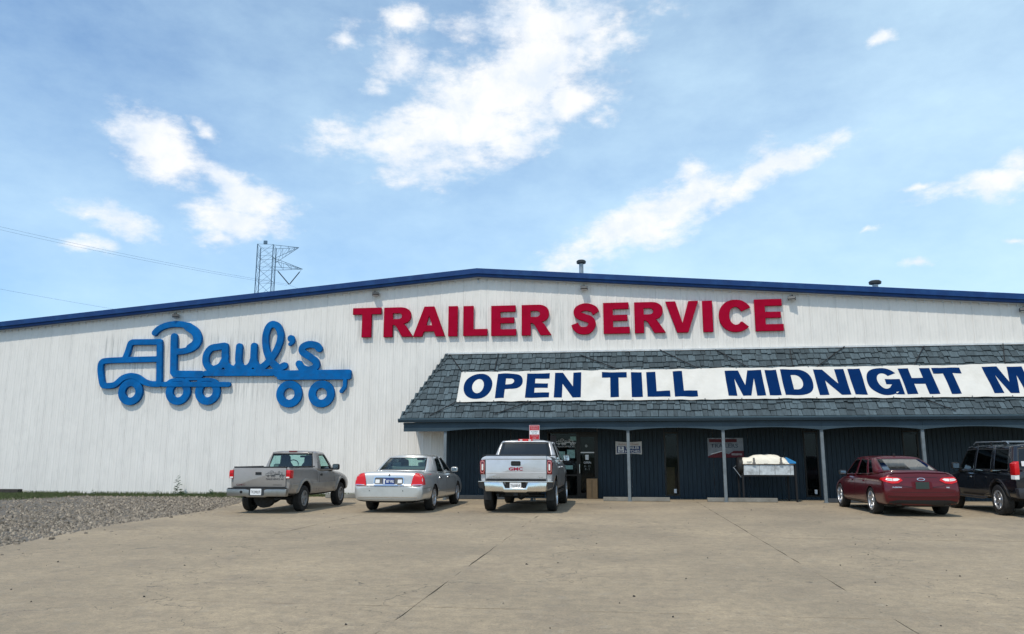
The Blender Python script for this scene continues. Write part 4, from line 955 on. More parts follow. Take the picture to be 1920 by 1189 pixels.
# ------------------------------------------------------------ pylon and lines beyond the building
def pylon():
    STEEL = mat('pylon_steel', (.10, .17, .25), .6, metal=.2)
    cx, cy = -72.9, 150.; w = 1.6
    root = empty('transmission_tower', (cx, cy, 0), R(14), label='steel lattice transmission tower rising behind the left roof slope', cat='pylon')
    zs = [0, 5, 10, 15, 20, 24, 28, 31.5, 34.5, 37.5, 40.3, 42.7, 45.2]
    def hw(z): return w + max(0, (28 - z)) * .09
    cor = [(-1, -1), (1, -1), (1, 1), (-1, 1)]
    for sx, sy in cor:
        MB().tube([(sx * hw(z), sy * hw(z), z) for z in (0, 28, 45.2)], .10, 6).build('leg', STEEL, root)
    mb = MB()
    for k in range(len(zs) - 1):
        z0, z1 = zs[k], zs[k + 1]
        for i in range(4):
            a, b = cor[i], cor[(i + 1) % 4]
            pa, pb = (a[0] * hw(z0), a[1] * hw(z0), z0), (b[0] * hw(z0), b[1] * hw(z0), z0)
            qa, qb = (a[0] * hw(z1), a[1] * hw(z1), z1), (b[0] * hw(z1), b[1] * hw(z1), z1)
            mb.tube([pa, qb], .03, 4).tube([pb, qa], .03, 4).tube([qa, qb], .035, 4)
    mb.build('lattice_bracing', STEEL, root)
    def arm(z, length, top, sgn=1):
        m = MB(); tip = (sgn * (w + length), 0, z)
        for sy in (-1, 1):
            m.tube([(sgn * w, sy * w, z), tip], .05, 5); m.tube([(sgn * w, sy * w, z + top), tip], .05, 5)
            for q in (.3, .6, .82):
                a = Vector((sgn * w, sy * w, z)).lerp(Vector(tip), q); b = Vector((sgn * w, sy * w, z + top)).lerp(Vector(tip), q)
                c = Vector((sgn * w, sy * w, z + top)).lerp(Vector(tip), q - .2)
                m.tube([a, b], .035, 4).tube([a, c], .03, 4)
        return m.build('crossarm', STEEL, root)
    arm(45.1, 5.0, -3.1); arm(40.4, 6.0, 2.0); arm(31.2, 9.0, 2.4); arm(31.2, 3.2, 2.4, -1)
    MB().box(-.35, .35, -1.9, -1.4, 45.2, 45.9).build('peak_bracket', STEEL, root)
    V = (5.0, 0, 37.0)
    for a in ((w + .6, 0, 40.2), (w + 5.7, 0, 40.2)):
        va, vb = Vector(a), Vector(V); MB().tube([va.lerp(vb, .12), va.lerp(vb, .98)], .11, 6).build('insulator', mat('insulator_dark', (.03, .05, .08), .5), root)
        MB().tube([va, va.lerp(vb, .12)], .03, 4).build('insulator_link', STEEL, root)
    return root
pylon()
def wire(name, a, b, sag, label, r=.018):
    a, b = Vector(a), Vector(b); pts = []
    for k in range(41):
        t = k / 40; p = a.lerp(b, t); p.z -= sag * 4 * t * (1 - t); pts.append(p)
    o = MB().tube(pts, r, 4).build(name, mat('cable_dark', (.04, .08, .13), .5)); return tag(o, label, 'power line', 'power lines running to the tower')
V1 = (-68.5, 151.2, 37.1)
wire('power_line', V1, (-150, 82, 50.6), 2.2, 'upper of the twin conductors coming to the tower from upper left')
wire('power_line', (V1[0], V1[1], 36.8), (-150, 82, 50.0), 2.3, 'lower of the twin conductors coming to the tower from upper left')
wire('power_line', V1, (-20, 205, 26), 1.5, 'conductor leaving the tower down to the right behind the roof')
wire('power_line', (-67.5, 151.5, 26.4), (-150, 82, 38.6), 2.0, 'lowest conductor dropping behind the left roof slope')

# ------------------------------------------------------------ vehicles (local: x right, y forward from the rear bumper, z up)
def paint(name, col, metal=.5, rough=.3, coat=.8, dirt=(.16, .14, .12), da=.35):
    return mat(name, col, rough, metal, noise=.05, nscale=3, coat=coat, dirt=dirt, dirt_amt=da, dscale=2.2)
STN = ('y', 'zb', 'wb', 'wm', 'zm', 'ws', 'zs', 'wd', 'zt', 'zc')
def body(name, st, m, parent, arches=(), cuts=(), sub=2, r_in=.30):
    """st: stations (y, bottom z, bottom half width, max half width, its z, shoulder half width, its z, deck half width, deck edge z, deck centre z)"""
    vs = []; fs = []
    for (y, zb, wb, wm, zm, ws, zs, wd, zt, zc) in st:
        half = [(wb, zb), (wb + (wm - wb) * .75, zb + (zm - zb) * .35), (wm, zm), (wm * .6 + ws * .4, zm + (zs - zm) * .55), (ws, zs), (wd, zt), (wd * .55, zt * .3 + zc * .7)]
        ring = [(0, zb)] + half + [(0, zc)] + [(-x, z) for x, z in reversed(half)]
        vs += [(x, y, z) for x, z in ring]
    n = 16
    for i in range(len(st) - 1):
        for k in range(n): fs.append((i * n + k, i * n + (k + 1) % n, (i + 1) * n + (k + 1) % n, (i + 1) * n + k))
    # end caps as quad strips
    for base, flip in ((0, 0), ((len(st) - 1) * n, 1)):
        for k in range(7):
            a, b, c, d = k, k + 1, (n - k - 1) % n, (n - k) % n
            q = (a, b, c, d) if k else (0, 1, 15)
            if k == 7: q = (7, 8, 9)
            q = tuple(base + t for t in q)
            fs.append(q if flip else q[::-1])
        q = tuple(base + t for t in (7, 8, 9)); fs.append(q if flip else q[::-1])
    me = MB().add(vs, fs).mesh(name)
    o = bpy.data.objects.new(name, me); C.objects.link(o); tmp = []
    s = o.modifiers.new('s', 'SUBSURF'); s.levels = sub; s.render_levels = sub
    def cutter(mesh):
        c = bpy.data.objects.new('c', mesh); C.objects.link(c); tmp.append(c)
        b = o.modifiers.new('b', 'BOOLEAN'); b.operation = 'DIFFERENCE'; b.object = c; b.solver = 'EXACT'
    for (ay, az, ar, x0) in arches:
        for sgn in (-1, 1):
            a, b = sorted((sgn * x0, sgn * 1.3))
            cutter(MB().lathe([(ar, a), (ar, b)], (0, ay, az), 'x', 36).mesh())
            tmp
    for (x0, x1, y0, y1, z0, z1) in cuts: cutter(MB().box(x0, x1, y0, y1, z0, z1).mesh())
    dg = bpy.context.evaluated_depsgraph_get(); me2 = bpy.data.meshes.new_from_object(o.evaluated_get(dg))
    for t in tmp: bpy.data.objects.remove(t)
    bpy.data.objects.remove(o)
    me2.materials.clear(); me2.materials.append(m); me2.materials.append(CAVITY)
    for p in me2.polygons:
        c = p.center; p.material_index = 0
        for (ay, az, ar, x0) in arches:
            if math.hypot(c.y - ay, c.z - az) < ar * 1.003 and abs(c.x) > x0 - .01: p.material_index = 1
        if p.normal.z < -.75 and c.z < .5: p.material_index = 1
        for q in cuts:
            if q[0] - .005 < c.x < q[1] + .005 and q[2] - .005 < c.y < q[3] + .005 and c.z > q[4] - .005 and len(q) and abs(p.normal.z) < 2 and (abs(c.x - q[0]) < .02 or abs(c.x - q[1]) < .02 or abs(c.y - q[2]) < .02 or abs(c.y - q[3]) < .02 or abs(c.z - q[4]) < .02): p.material_index = 1
    me2.polygons.foreach_set('use_smooth', [True] * len(me2.polygons)); me2.set_sharp_from_angle(angle=R(38))
    b = bpy.data.objects.new(name, me2); C.objects.link(b); b.parent = parent
    bm = bmesh.new(); bm.from_mesh(me2); bvh = BVHTree.FromBMesh(bm); bm.free()
    return b, bvh

def patch(bvh, poly, side, m, name, parent, off=.008, step=.06, tri_mesh=None, at=0):
    """lay a flat outline (rear: x,z / left, right: y,z) on to the body surface, standing `off` proud of it"""
    bm = bmesh.new()
    if tri_mesh is not None:
        bm.from_mesh(tri_mesh)
    else:
        vv = [bm.verts.new((a, b, 0)) for a, b in poly]; bm.faces.new(vv)
    bmesh.ops.triangulate(bm, faces=bm.faces)
    for ax in (0, 1):
        co = [v.co[ax] for v in bm.verts]; lo, hi = min(co), max(co); q = math.floor(lo / step) * step + step
        nrm = Vector((1, 0, 0)) if ax == 0 else Vector((0, 1, 0))
        while q < hi - 1e-4:
            bmesh.ops.bisect_plane(bm, geom=bm.verts[:] + bm.edges[:] + bm.faces[:], plane_co=nrm * q, plane_no=nrm); q += step
    bmesh.ops.remove_doubles(bm, verts=bm.verts, dist=.0005)
    if off > .004:
        ret = bmesh.ops.extrude_face_region(bm, geom=bm.faces[:]); newv = {g for g in ret['geom'] if isinstance(g, bmesh.types.BMVert)}
    else: newv = set(bm.verts)
    last = None
    for v in bm.verts:
        a, b = v.co.x, v.co.y
        if side == 'rear': o, d = Vector((a, at - 3, b)), Vector((0, 1, 0))
        elif side == 'right': o, d = Vector((3, a, b)), Vector((-1, 0, 0))
        elif side == 'left': o, d = Vector((-3, a, b)), Vector((1, 0, 0))
        elif side == 'top': o, d = Vector((a, b, 4)), Vector((0, 0, -1))
        hit = bvh.ray_cast(o, d, 6)
        if hit[0] is None:
            hh = bvh.find_nearest(Vector((a, .1, b)) if side == 'rear' else Vector((0, a, b))); p = hh[0]; nn = -d
        else: p, nn = hit[0], -d
        v.co = p + nn * (off if v in newv else -.01)
    bmesh.ops.recalc_face_normals(bm, faces=bm.faces)
    me = bpy.data.meshes.new(name); bm.to_mesh(me); bm.free()
    me.polygons.foreach_set('use_smooth', [True] * len(me.polygons)); me.set_sharp_from_angle(angle=R(45))
    return mesh_obj(name, me, parent, [m])

def line_poly(pts, w):
    L_ = []; R_ = []
    for i, p in enumerate(pts):
        a = np.array(pts[max(i - 1, 0)], float); b = np.array(pts[min(i + 1, len(pts) - 1)], float); d = b - a; d /= np.linalg.norm(d) + 1e-9; n = np.array([-d[1], d[0]]) * w / 2
        L_.append(tuple(np.array(p) + n)); R_.append(tuple(np.array(p) - n))
    return L_ + R_[::-1]
def rrect(x0, x1, z0, z1, r, n=4):
    out = []
    for (cx, cz, a0) in ((x1 - r, z0 + r, -90), (x1 - r, z1 - r, 0), (x0 + r, z1 - r, 90), (x0 + r, z0 + r, 180)):
        for k in range(n + 1):
            a = R(a0 + 90 * k / n); out.append((cx + r * math.cos(a), cz + r * math.sin(a)))
    return out
def seam(bvh, pts, side, parent, w=.014): return patch(bvh, line_poly(pts, w), side, BLACK, 'panel_gap', parent, off=.0015, step=.08)

def cabin(ring, m, parent, z_crown=.05, bulge=.03, name='cab', gm=GLASS_TEAL, gasket=.022):
    """ring: right half from rear centre to front centre: (bottom xyz, top xyz, kind of the segment that follows)"""
    full = [(Vector(b), Vector(t), k) for b, t, k in ring]
    left = []
    for i in range(len(ring) - 1, 0, -1):
        b, t, _ = ring[i]; left.append((Vector((-b[0], b[1], b[2])), Vector((-t[0], t[1], t[2])), ring[i - 1][2]))
    # full goes 0..n-1 on the right, then back along the left
    seq = full[:-1] + left
    # kinds for the left: segment after left[i] is mirrored
    n = len(seq); cen = Vector((0, sum(s[0].y for s in seq) / n, 1.2))
    NV = 6
    def P(i, u, v):
        a, b = seq[i % n], seq[(i + 1) % n]
        lo = a[0].lerp(b[0], u); hi = a[1].lerp(b[1], u); p = lo.lerp(hi, v)
        out = Vector((p.x - cen.x, (p.y - cen.y) * .35, 0)); out.normalize()
        return p + out * bulge * 4 * v * (1 - v) * .5 + out * bulge * .35 * (1 - v)
    body_mb = MB(); groups = []; i = 0
    kinds = [s[2] for s in seq]
    # group consecutive equal pane kinds (around the loop)
    start = 0
    while kinds[start - 1] == kinds[start] and kinds[start] != 'b': start -= 1
    idx = [(start + q) % n for q in range(n)]; q = 0
    while q < n:
        k = kinds[idx[q]]; g = [idx[q]]
        if k != 'b':
            while q + 1 < n and kinds[idx[q + 1]] == k: q += 1; g.append(idx[q])
        groups.append((k, g)); q += 1
    vlo, vhi = .06, .90
    def quad_grid(mb, i, us, vs_):
        V = [P(i, u, v) for u in us for v in vs_]; F = []
        m_ = len(vs_)
        for a in range(len(us) - 1):
            for b in range(m_ - 1): F.append((a * m_ + b, (a + 1) * m_ + b, (a + 1) * m_ + b + 1, a * m_ + b + 1))
        mb.add(V, F)
    lin = lambda a, b, k: [a + (b - a) * t / k for t in range(k + 1)]
    for k, g in groups:
        if k == 'b':
            for i in g: quad_grid(body_mb, i, lin(0, 1, 2), lin(0, 1, NV))
            continue
        L0 = (seq[g[0]][0] - seq[(g[0] + 1) % n][0]).length; L1 = (seq[g[-1]][0] - seq[(g[-1] + 1) % n][0]).length
        mu0, mu1 = .03 / max(L0, .1), .03 / max(L1, .1)
        pane = MB(); gk = MB()
        for j, i in enumerate(g):
            u0 = mu0 if j == 0 else 0; u1 = 1 - mu1 if j == len(g) - 1 else 1
            quad_grid(body_mb, i, [u0, u1], [0, vlo]); quad_grid(body_mb, i, [u0, u1], lin(vhi, 1, 2))
            if j == 0: quad_grid(body_mb, i, [0, u0], lin(0, 1, NV))
            if j == len(g) - 1: quad_grid(body_mb, i, [u1, 1], lin(0, 1, NV))
            du0 = gasket / max(L0, .1) if j == 0 else 0; du1 = gasket / max(L1, .1) if j == len(g) - 1 else 0; dv = gasket / .45
            # gasket: strips round the opening
            quad_grid(gk, i, [u0, u1], [vlo, vlo + dv]); quad_grid(gk, i, [u0, u1], [vhi - dv, vhi])
            if du0: quad_grid(gk, i, [u0, u0 + du0], lin(vlo + dv, vhi - dv, 4))
            if du1: quad_grid(gk, i, [u1 - du1, u1], lin(vlo + dv, vhi - dv, 4))
            a = len(pane.v); quad_grid(pane, i, lin(u0 + du0, u1 - du1, 2), lin(vlo + dv, vhi - dv, 4))
        def shift(mb, d):
            mb.v = [tuple(Vector(v) - Vector((v[0] - cen.x, (v[1] - cen.y) * .35, 0)).normalized() * d) for v in mb.v]
        shift(gk, .004); shift(pane, .010)
        gl = gm[k] if isinstance(gm, dict) and k in gm else (gm['*'] if isinstance(gm, dict) else gm)
        fr = gk.build('window_seal', BLACKP, parent, smooth=40)
        pane.build('window', gl, parent, smooth=60)
    # roof
    top = []
    for i in range(n):
        for u in (0, .5): top.append(P(i, u, 1))
    tc = Vector((0, sum(t.y for t in top) / len(top), sum(t.z for t in top) / len(top)))
    rings = []
    for s in (1, .985, .95, .86, .7, .5, .25):
        rings.append([Vector((t.x * s, tc.y + (t.y - tc.y) * s, t.z + (tc.z - t.z) * (1 - s) + z_crown * (1 - s ** 5 if s < 1 else 0))) for t in top])
    V = [p for r_ in rings for p in r_] + [Vector((0, tc.y, tc.z + z_crown))]; F = []; m_ = len(top)
    for a in range(len(rings) - 1):
        for b in range(m_): F.append((a * m_ + b, a * m_ + (b + 1) % m_, (a + 1) * m_ + (b + 1) % m_, (a + 1) * m_ + b))
    for b in range(m_): F.append(((len(rings) - 1) * m_ + b, (len(rings) - 1) * m_ + (b + 1) % m_, len(V) - 1))
    body_mb.add(V, F)
    me = body_mb.mesh(); bm = bmesh.new(); bm.from_mesh(me); bmesh.ops.remove_doubles(bm, verts=bm.verts, dist=.0008); bmesh.ops.recalc_face_normals(bm, faces=bm.faces); bm.to_mesh(me); bm.free()
    me.polygons.foreach_set('use_smooth', [True] * len(me.polygons)); me.set_sharp_from_angle(angle=R(40))
    o = mesh_obj(name, me, parent, [m]); sol = o.modifiers.new('s', 'SOLIDIFY'); sol.thickness = .03; sol.offset = -1
    return o

def wheel(parent, x, y, r, w, rim=.66, spokes=5, rm=None, side=1, twist=0):
    root = bpy.data.objects.new('wheel', None); C.objects.link(root); root.parent = parent; root.location = (x, y, r); root.empty_display_size = .1
    h = w / 2
    MB().lathe([(r * rim, -h * .9), (r * .86, -h), (r * .955, -h * .93), (r, -h * .7), (r, h * .7), (r * .955, h * .93), (r * .86, h), (r * rim, h * .9), (r * rim, h * .2), (.05, h * .2), (.05, -h * .2), (r * rim, -h * .2)][0:8] , (0, 0, 0), 'x', 40, cap=False).build('tyre', RUBBER, root, smooth=30)
    mb = MB(); s = side; R0 = r * rim
    mb.lathe([(R0 + .004, s * h * .94), (R0 - .022, s * h * .96), (R0 - .03, s * h * .5)], (0, 0, 0), 'x', 40) if False else None
    mb.add(*ring_strip([(R0 + .008, s * h * .90), (R0 + .006, s * (h * .90 + .014)), (R0 - .022, s * (h * .90 + .012)), (R0 - .032, s * h * .45)], 40))
    for k in range(spokes):
        a = 2 * math.pi * k / spokes + twist; ww = R0 * .17 * 5 / spokes
        def pt(rad, off, dep): return (s * dep, rad * math.cos(a) - off * math.sin(a), rad * math.sin(a) + off * math.cos(a))
        V = [pt(.03, -ww * 1.1, h * .72), pt(.03, ww * 1.1, h * .72), pt(R0 - .02, ww, h * .88), pt(R0 - .02, -ww, h * .88), pt(.03, -ww * 1.3, h * .5), pt(.03, ww * 1.3, h * .5), pt(R0 - .02, ww * 1.25, h * .6), pt(R0 - .02, -ww * 1.25, h * .6)]
        mb.add(V, [(0, 1, 2, 3), (4, 7, 6, 5), (0, 4, 5, 1), (1, 5, 6, 2), (2, 6, 7, 3), (3, 7, 4, 0)])
    mb.lathe([(.005, s * h * .86), (.055, s * h * .84), (.065, s * h * .6), (.02, s * h * .5)], (0, 0, 0), 'x', 20)
    mb.build('rim', rm or ALLOY, root, smooth=35)
    MB().lathe([(R0 - .02, s * h * .42), (R0 - .02, s * h * .44)], (0, 0, 0), 'x', 30).build('brake_disc', DARKMETAL, root)
    return root
def ring_strip(prof, n):
    vs = []; fs = []
    for (r, h) in prof:
        for k in range(n):
            a = 2 * math.pi * k / n; vs.append((h, r * math.cos(a), r * math.sin(a)))
    for i in range(len(prof) - 1):
        for k in range(n):
            a, b = i * n + k, i * n + (k + 1) % n; fs.append((a, b, b + n, a + n))
    return vs, fs
def mirror_part(parent, x, y, z, m, sgn, w=.2, h=.15, gl=True):
    a = MB().prism(rrect(x if sgn > 0 else x - w, x + w if sgn > 0 else x, z - h / 2, z + h / 2, .045), y, y + .10).build('door_mirror', m, parent, bevel=.015, smooth=50)
    MB().box(min(x, x - sgn * .07), max(x, x - sgn * .07), y + .03, y + .07, z - h / 2, z - h / 2 + .05).build('mirror_arm', BLACKP, a)
    MB().prism(rrect((x if sgn > 0 else x - w) + .02, (x + w if sgn > 0 else x) - .02, z - h / 2 + .02, z + h / 2 - .02, .03), y - .006, y - .002).build('mirror_glass', MIRROR, a)
def seats(parent, xs_, y, z0, z1, m, w=.48):
    for x in xs_:
        pr = [(-w / 2, z0), (w / 2, z0), (w / 2, z1 - .12), (w / 2 - .07, z1 - .02), (.13, z1), (.12, z1 + .17), (.07, z1 + .21), (-.07, z1 + .21), (-.12, z1 + .17), (-.13, z1), (-w / 2 + .07, z1 - .02), (-w / 2, z1 - .12)]
        MB().prism([(x + a, b) for a, b in pr], y, y + .14).build('seat', m, parent, bevel=.02, smooth=50)
def plate(parent, txt, y, z, x=0, w=.305, h=.155, base=None, ink=None, lab=None, tilt=0):
    p = MB().prism(rrect(x - w / 2, x + w / 2, z - h / 2, z + h / 2, .012), y - .005, y).build('licence_plate', base or PLATE, parent)
    if txt: text_on(txt, w * .86, h * .46, ink or INK, p, (x, y - .0065, z - .004), bold=.01)
    return p
def exhaust(parent, x, y, z, r=.03, L_=.3):
    MB().lathe([(r, y), (r, y + L_), (r - .006, y + L_), (r - .006, y)], (x, 0, z), 'y', 14).build('exhaust_pipe', DARKMETAL, parent)
def underside(parent, hw, y0, y1, z, axle, r):
    MB().box(-hw, hw, y0, y1, z, z + .12).build('chassis', CAVITY, parent)
    MB().tube([(-hw - .1, axle, r), (-.14, axle, r), (0, axle, r), (.14, axle, r), (hw + .1, axle, r)], [.05, .05, .13, .05, .05], 12).build('rear_axle', DARKMETAL, parent)

# ---- grey compact pickup
def compact_pickup(loc, rz):
    t = empty('compact_pickup', loc, rz, "weathered pewter compact pickup with Paul's lettering on its tailgate, farthest left", 'pickup truck')
    m = paint('pewter_paint', (.31, .285, .265), .3, .40, .5, (.17, .155, .14), .4); m2 = paint('pewter_lower', (.40, .38, .35), .4, .42, .4, (.15, .14, .12), .5)
    st = [(.17, .56, .74, .80, .78, .80, 1.09, .795, 1.155, 1.155), (.19, .45, .76, .835, .78, .825, 1.09, .80, 1.16, 1.16), (.30, .42, .78, .85, .76, .83, 1.08, .80, 1.165, 1.165), (1.1, .40, .79, .86, .76, .835, 1.08, .80, 1.165, 1.165), (1.95, .36, .80, .86, .76, .835, 1.06, .80, 1.15, 1.15), (2.05, .36, .80, .86, .75, .835, 1.04, .77, 1.10, 1.10),
          (2.3, .36, .80, .86, .75, .835, 1.02, .76, 1.06, 1.06), (3.2, .36, .80, .86, .74, .83, 1.01, .76, 1.06, 1.08), (3.45, .38, .80, .86, .72, .82, .98, .72, 1.05, 1.10), (4.2, .40, .80, .86, .70, .81, .90, .70, .98, 1.04), (4.62, .42, .76, .82, .66, .76, .82, .64, .90, .94), (4.80, .46, .66, .72, .62, .66, .74, .56, .78, .80), (4.83, .5, .55, .6, .6, .55, .7, .5, .72, .74)]
    b, bvh = body('body', st, m, t, arches=[(1.17, .36, .43, .42), (3.92, .36, .43, .42)], cuts=[(-.70, .70, .26, 1.90, .72, 1.4)])
    # lower two-tone band with the rub moulding along the sides
    for sd in ('right', 'left'):
        for (a, c) in ((.30, .72), (1.62, 3.47)):
            patch(bvh, [(a, .44), (c, .44), (c, .70), (a, .70)], sd, m2, 'lower_panel', t, off=.004, step=.15)
            patch(bvh, [(a, .70), (c, .70), (c, .725), (a, .725)], sd, m2, 'side_moulding', t, off=.014, step=.2)
        for ay in (1.17, 3.92):
            fl = [(ay + .50 * math.cos(R(a)), .36 + .50 * math.sin(R(a))) for a in range(8, 173, 12)] + [(ay + .435 * math.cos(R(a)), .36 + .435 * math.sin(R(a))) for a in range(172, 7, -12)]
            patch(bvh, fl, sd, m2, 'arch_flare', t, off=.022, step=.1)
        for pts in ([(1.97, .46), (1.97, 1.08)], [(2.15, .5), (2.12, 1.05)], [(3.30, .5), (3.28, 1.0)]): seam(bvh, pts, sd, t)
        patch(bvh, rrect(2.22, 2.34, .90, .96, .02), sd, BLACKP, 'door_handle', t, off=.02)
    # tailgate skin
    tg = MB().prism(rrect(-.735, .735, .665, 1.145, .02), .135, .185).build('tailgate', m, t, bevel=.006, smooth=40)
    MB().box(-.74, .74, .128, .22, 1.146, 1.176).build('tailgate_cap', BLACKP, tg, bevel=.006)
    for sx in (-1, 1): MB().box(min(sx * .76, sx * .80), max(sx * .76, sx * .80), .25, 1.9, 1.150, 1.172).build('bed_rail_cap', BLACKP, t)
    MB().box(-.73, .73, .129, .135, .63, .66).build('tailgate_sill', BLACKP, t)
    MB().prism(rrect(-.12, .05, 1.0 - .035, 1.0 + .035, .01), .125, .134).build('tailgate_handle', BLACKP, tg, bevel=.003)
    mm = mini.copy(); mm.materials.append(INK); o = mesh_obj('logo_print', mm, tg); o.scale = (.54, .52, 1); o.rotation_euler = (R(90), 0, 0); o.location = (.44, .132, .985)
    text_on('TRAILER SERVICE, INC.', .52, .05, INK, tg, (.44, .132, .855), bold=.01)
    text_on('GMC', .26, .045, mat('faded_red_print', (.13, .06, .06), .5), tg, (-.52, .132, .715), bold=.01)
    text_on('SONOMA', .24, .03, mat('faded_dark_print', (.09, .085, .08), .5), tg, (.52, .132, .715))
    # tail lamps wrap the corners
    for sx in (-1, 1):
        lm = MB().prism([(sx * .745, .87), (sx * .86, .88), (sx * .865, 1.02), (sx * .855, 1.08), (sx * .75, 1.09)], .125, .34).build('tail_lamp', REDLENS, t, bevel=.008, smooth=50)
        MB().prism([(sx * .75, .885), (sx * .84, .885), (sx * .84, .92), (sx * .75, .92)], .119, .124).build('reverse_lens', CLEARLENS, lm)
        MB().prism([(sx * .75, .99), (sx * .84, .99), (sx * .84, .995), (sx * .75, .995)], .119, .124).build('lens_divider', BLACKP, lm)
    # step bumper
    bp = MB().prism([(-.82, .43), (-.84, .62), (-.30, .62), (-.24, .60), (.24, .60), (.30, .62), (.84, .62), (.82, .43), (.30, .43), (.26, .41), (-.26, .41), (-.30, .43)], -.02, .16).build('rear_bumper', mat('dull_bumper', (.30, .29, .27), .35, metal=.8, noise=.2, dirt=(.12, .11, .1), dirt_amt=.6), t, bevel=.015, smooth=40)
    MB().box(-.80, .80, -.03, .12, .621, .64).build('bumper_step', BLACKP, bp)
    MB().lathe([(.001, -.032), (.035, -.03), (.035, -.02)], (-.42, 0, .54), 'y', 14).build('bumper_hole', BLACK, bp)
    plate(t, 'TK290LFS', -.032, .545)
    MB().prism(rrect(-.20, .22, .455, .64, .02), -.028, -.021).build('plate_recess', DARKMETAL, bp)
    # cab
    ring = [((0, 2.02, 1.08), (0, 2.14, 1.55), 'back'), ((.50, 2.02, 1.08), (.47, 2.14, 1.55), 'back'), ((.70, 2.03, 1.08), (.615, 2.15, 1.545), 'b'), ((.80, 2.08, 1.06), (.665, 2.22, 1.52), 'b'), ((.815, 2.24, 1.04), (.675, 2.36, 1.53), 'side'),
            ((.82, 3.16, 1.03), (.655, 2.82, 1.535), 'b'), ((.80, 3.30, 1.04), (.63, 2.90, 1.53), 'b'), ((.70, 3.42, 1.06), (.56, 2.94, 1.55), 'wind'), ((0, 3.52, 1.08), (0, 2.98, 1.56), 'wind')]
    cabin(ring, m, t, z_crown=.045, gm={'*': GLASS_TEAL}, gasket=.03)
    MB().box(-.72, .72, 2.1, 3.3, .9, 1.112).build('interior_floor', INTERIOR, t)
    seats(t, (-.36, .36), 2.42, .95, 1.26, SEAT, .46)
    MB().box(-.66, .66, 3.2, 3.35, 1.08, 1.15).build('dashboard', INTERIOR, t)
    MB().tube([(-.36 + .17 * math.cos(a), 3.0, 1.2 + .13 * math.sin(a)) for a in np.linspace(0, 2 * math.pi, 17)], .014, 6).build('steering_wheel', BLACKP, t)
    MB().prism(rrect(-.11, .11, 1.40, 1.46, .02), 2.92, 2.95).build('interior_mirror', BLACKP, t)
    MB().prism(rrect(-.12, .12, 1.555, 1.590, .01), 2.13, 2.20).build('brake_lamp', DARKREDLENS, t)
    for s in (1, -1): mirror_part(t, s * .84, 3.12, 1.13, BLACKP, s, .20, .17)
    for sx in (-1, 1):
        for y in (1.17, 3.92): wheel(t, sx * .73, y, .335, .22, .58, 5, STEELRIM, sx, .3)
    underside(t, .5, .3, 4.4, .38, 1.17, .335); exhaust(t, .45, .2, .36)
    MB().lathe([(.02, .4), (.30, .45), (.30, .62), (.02, .66)], (0, 0, .42), 'y', 20).build('spare_wheel', RUBBER, t)
    return t
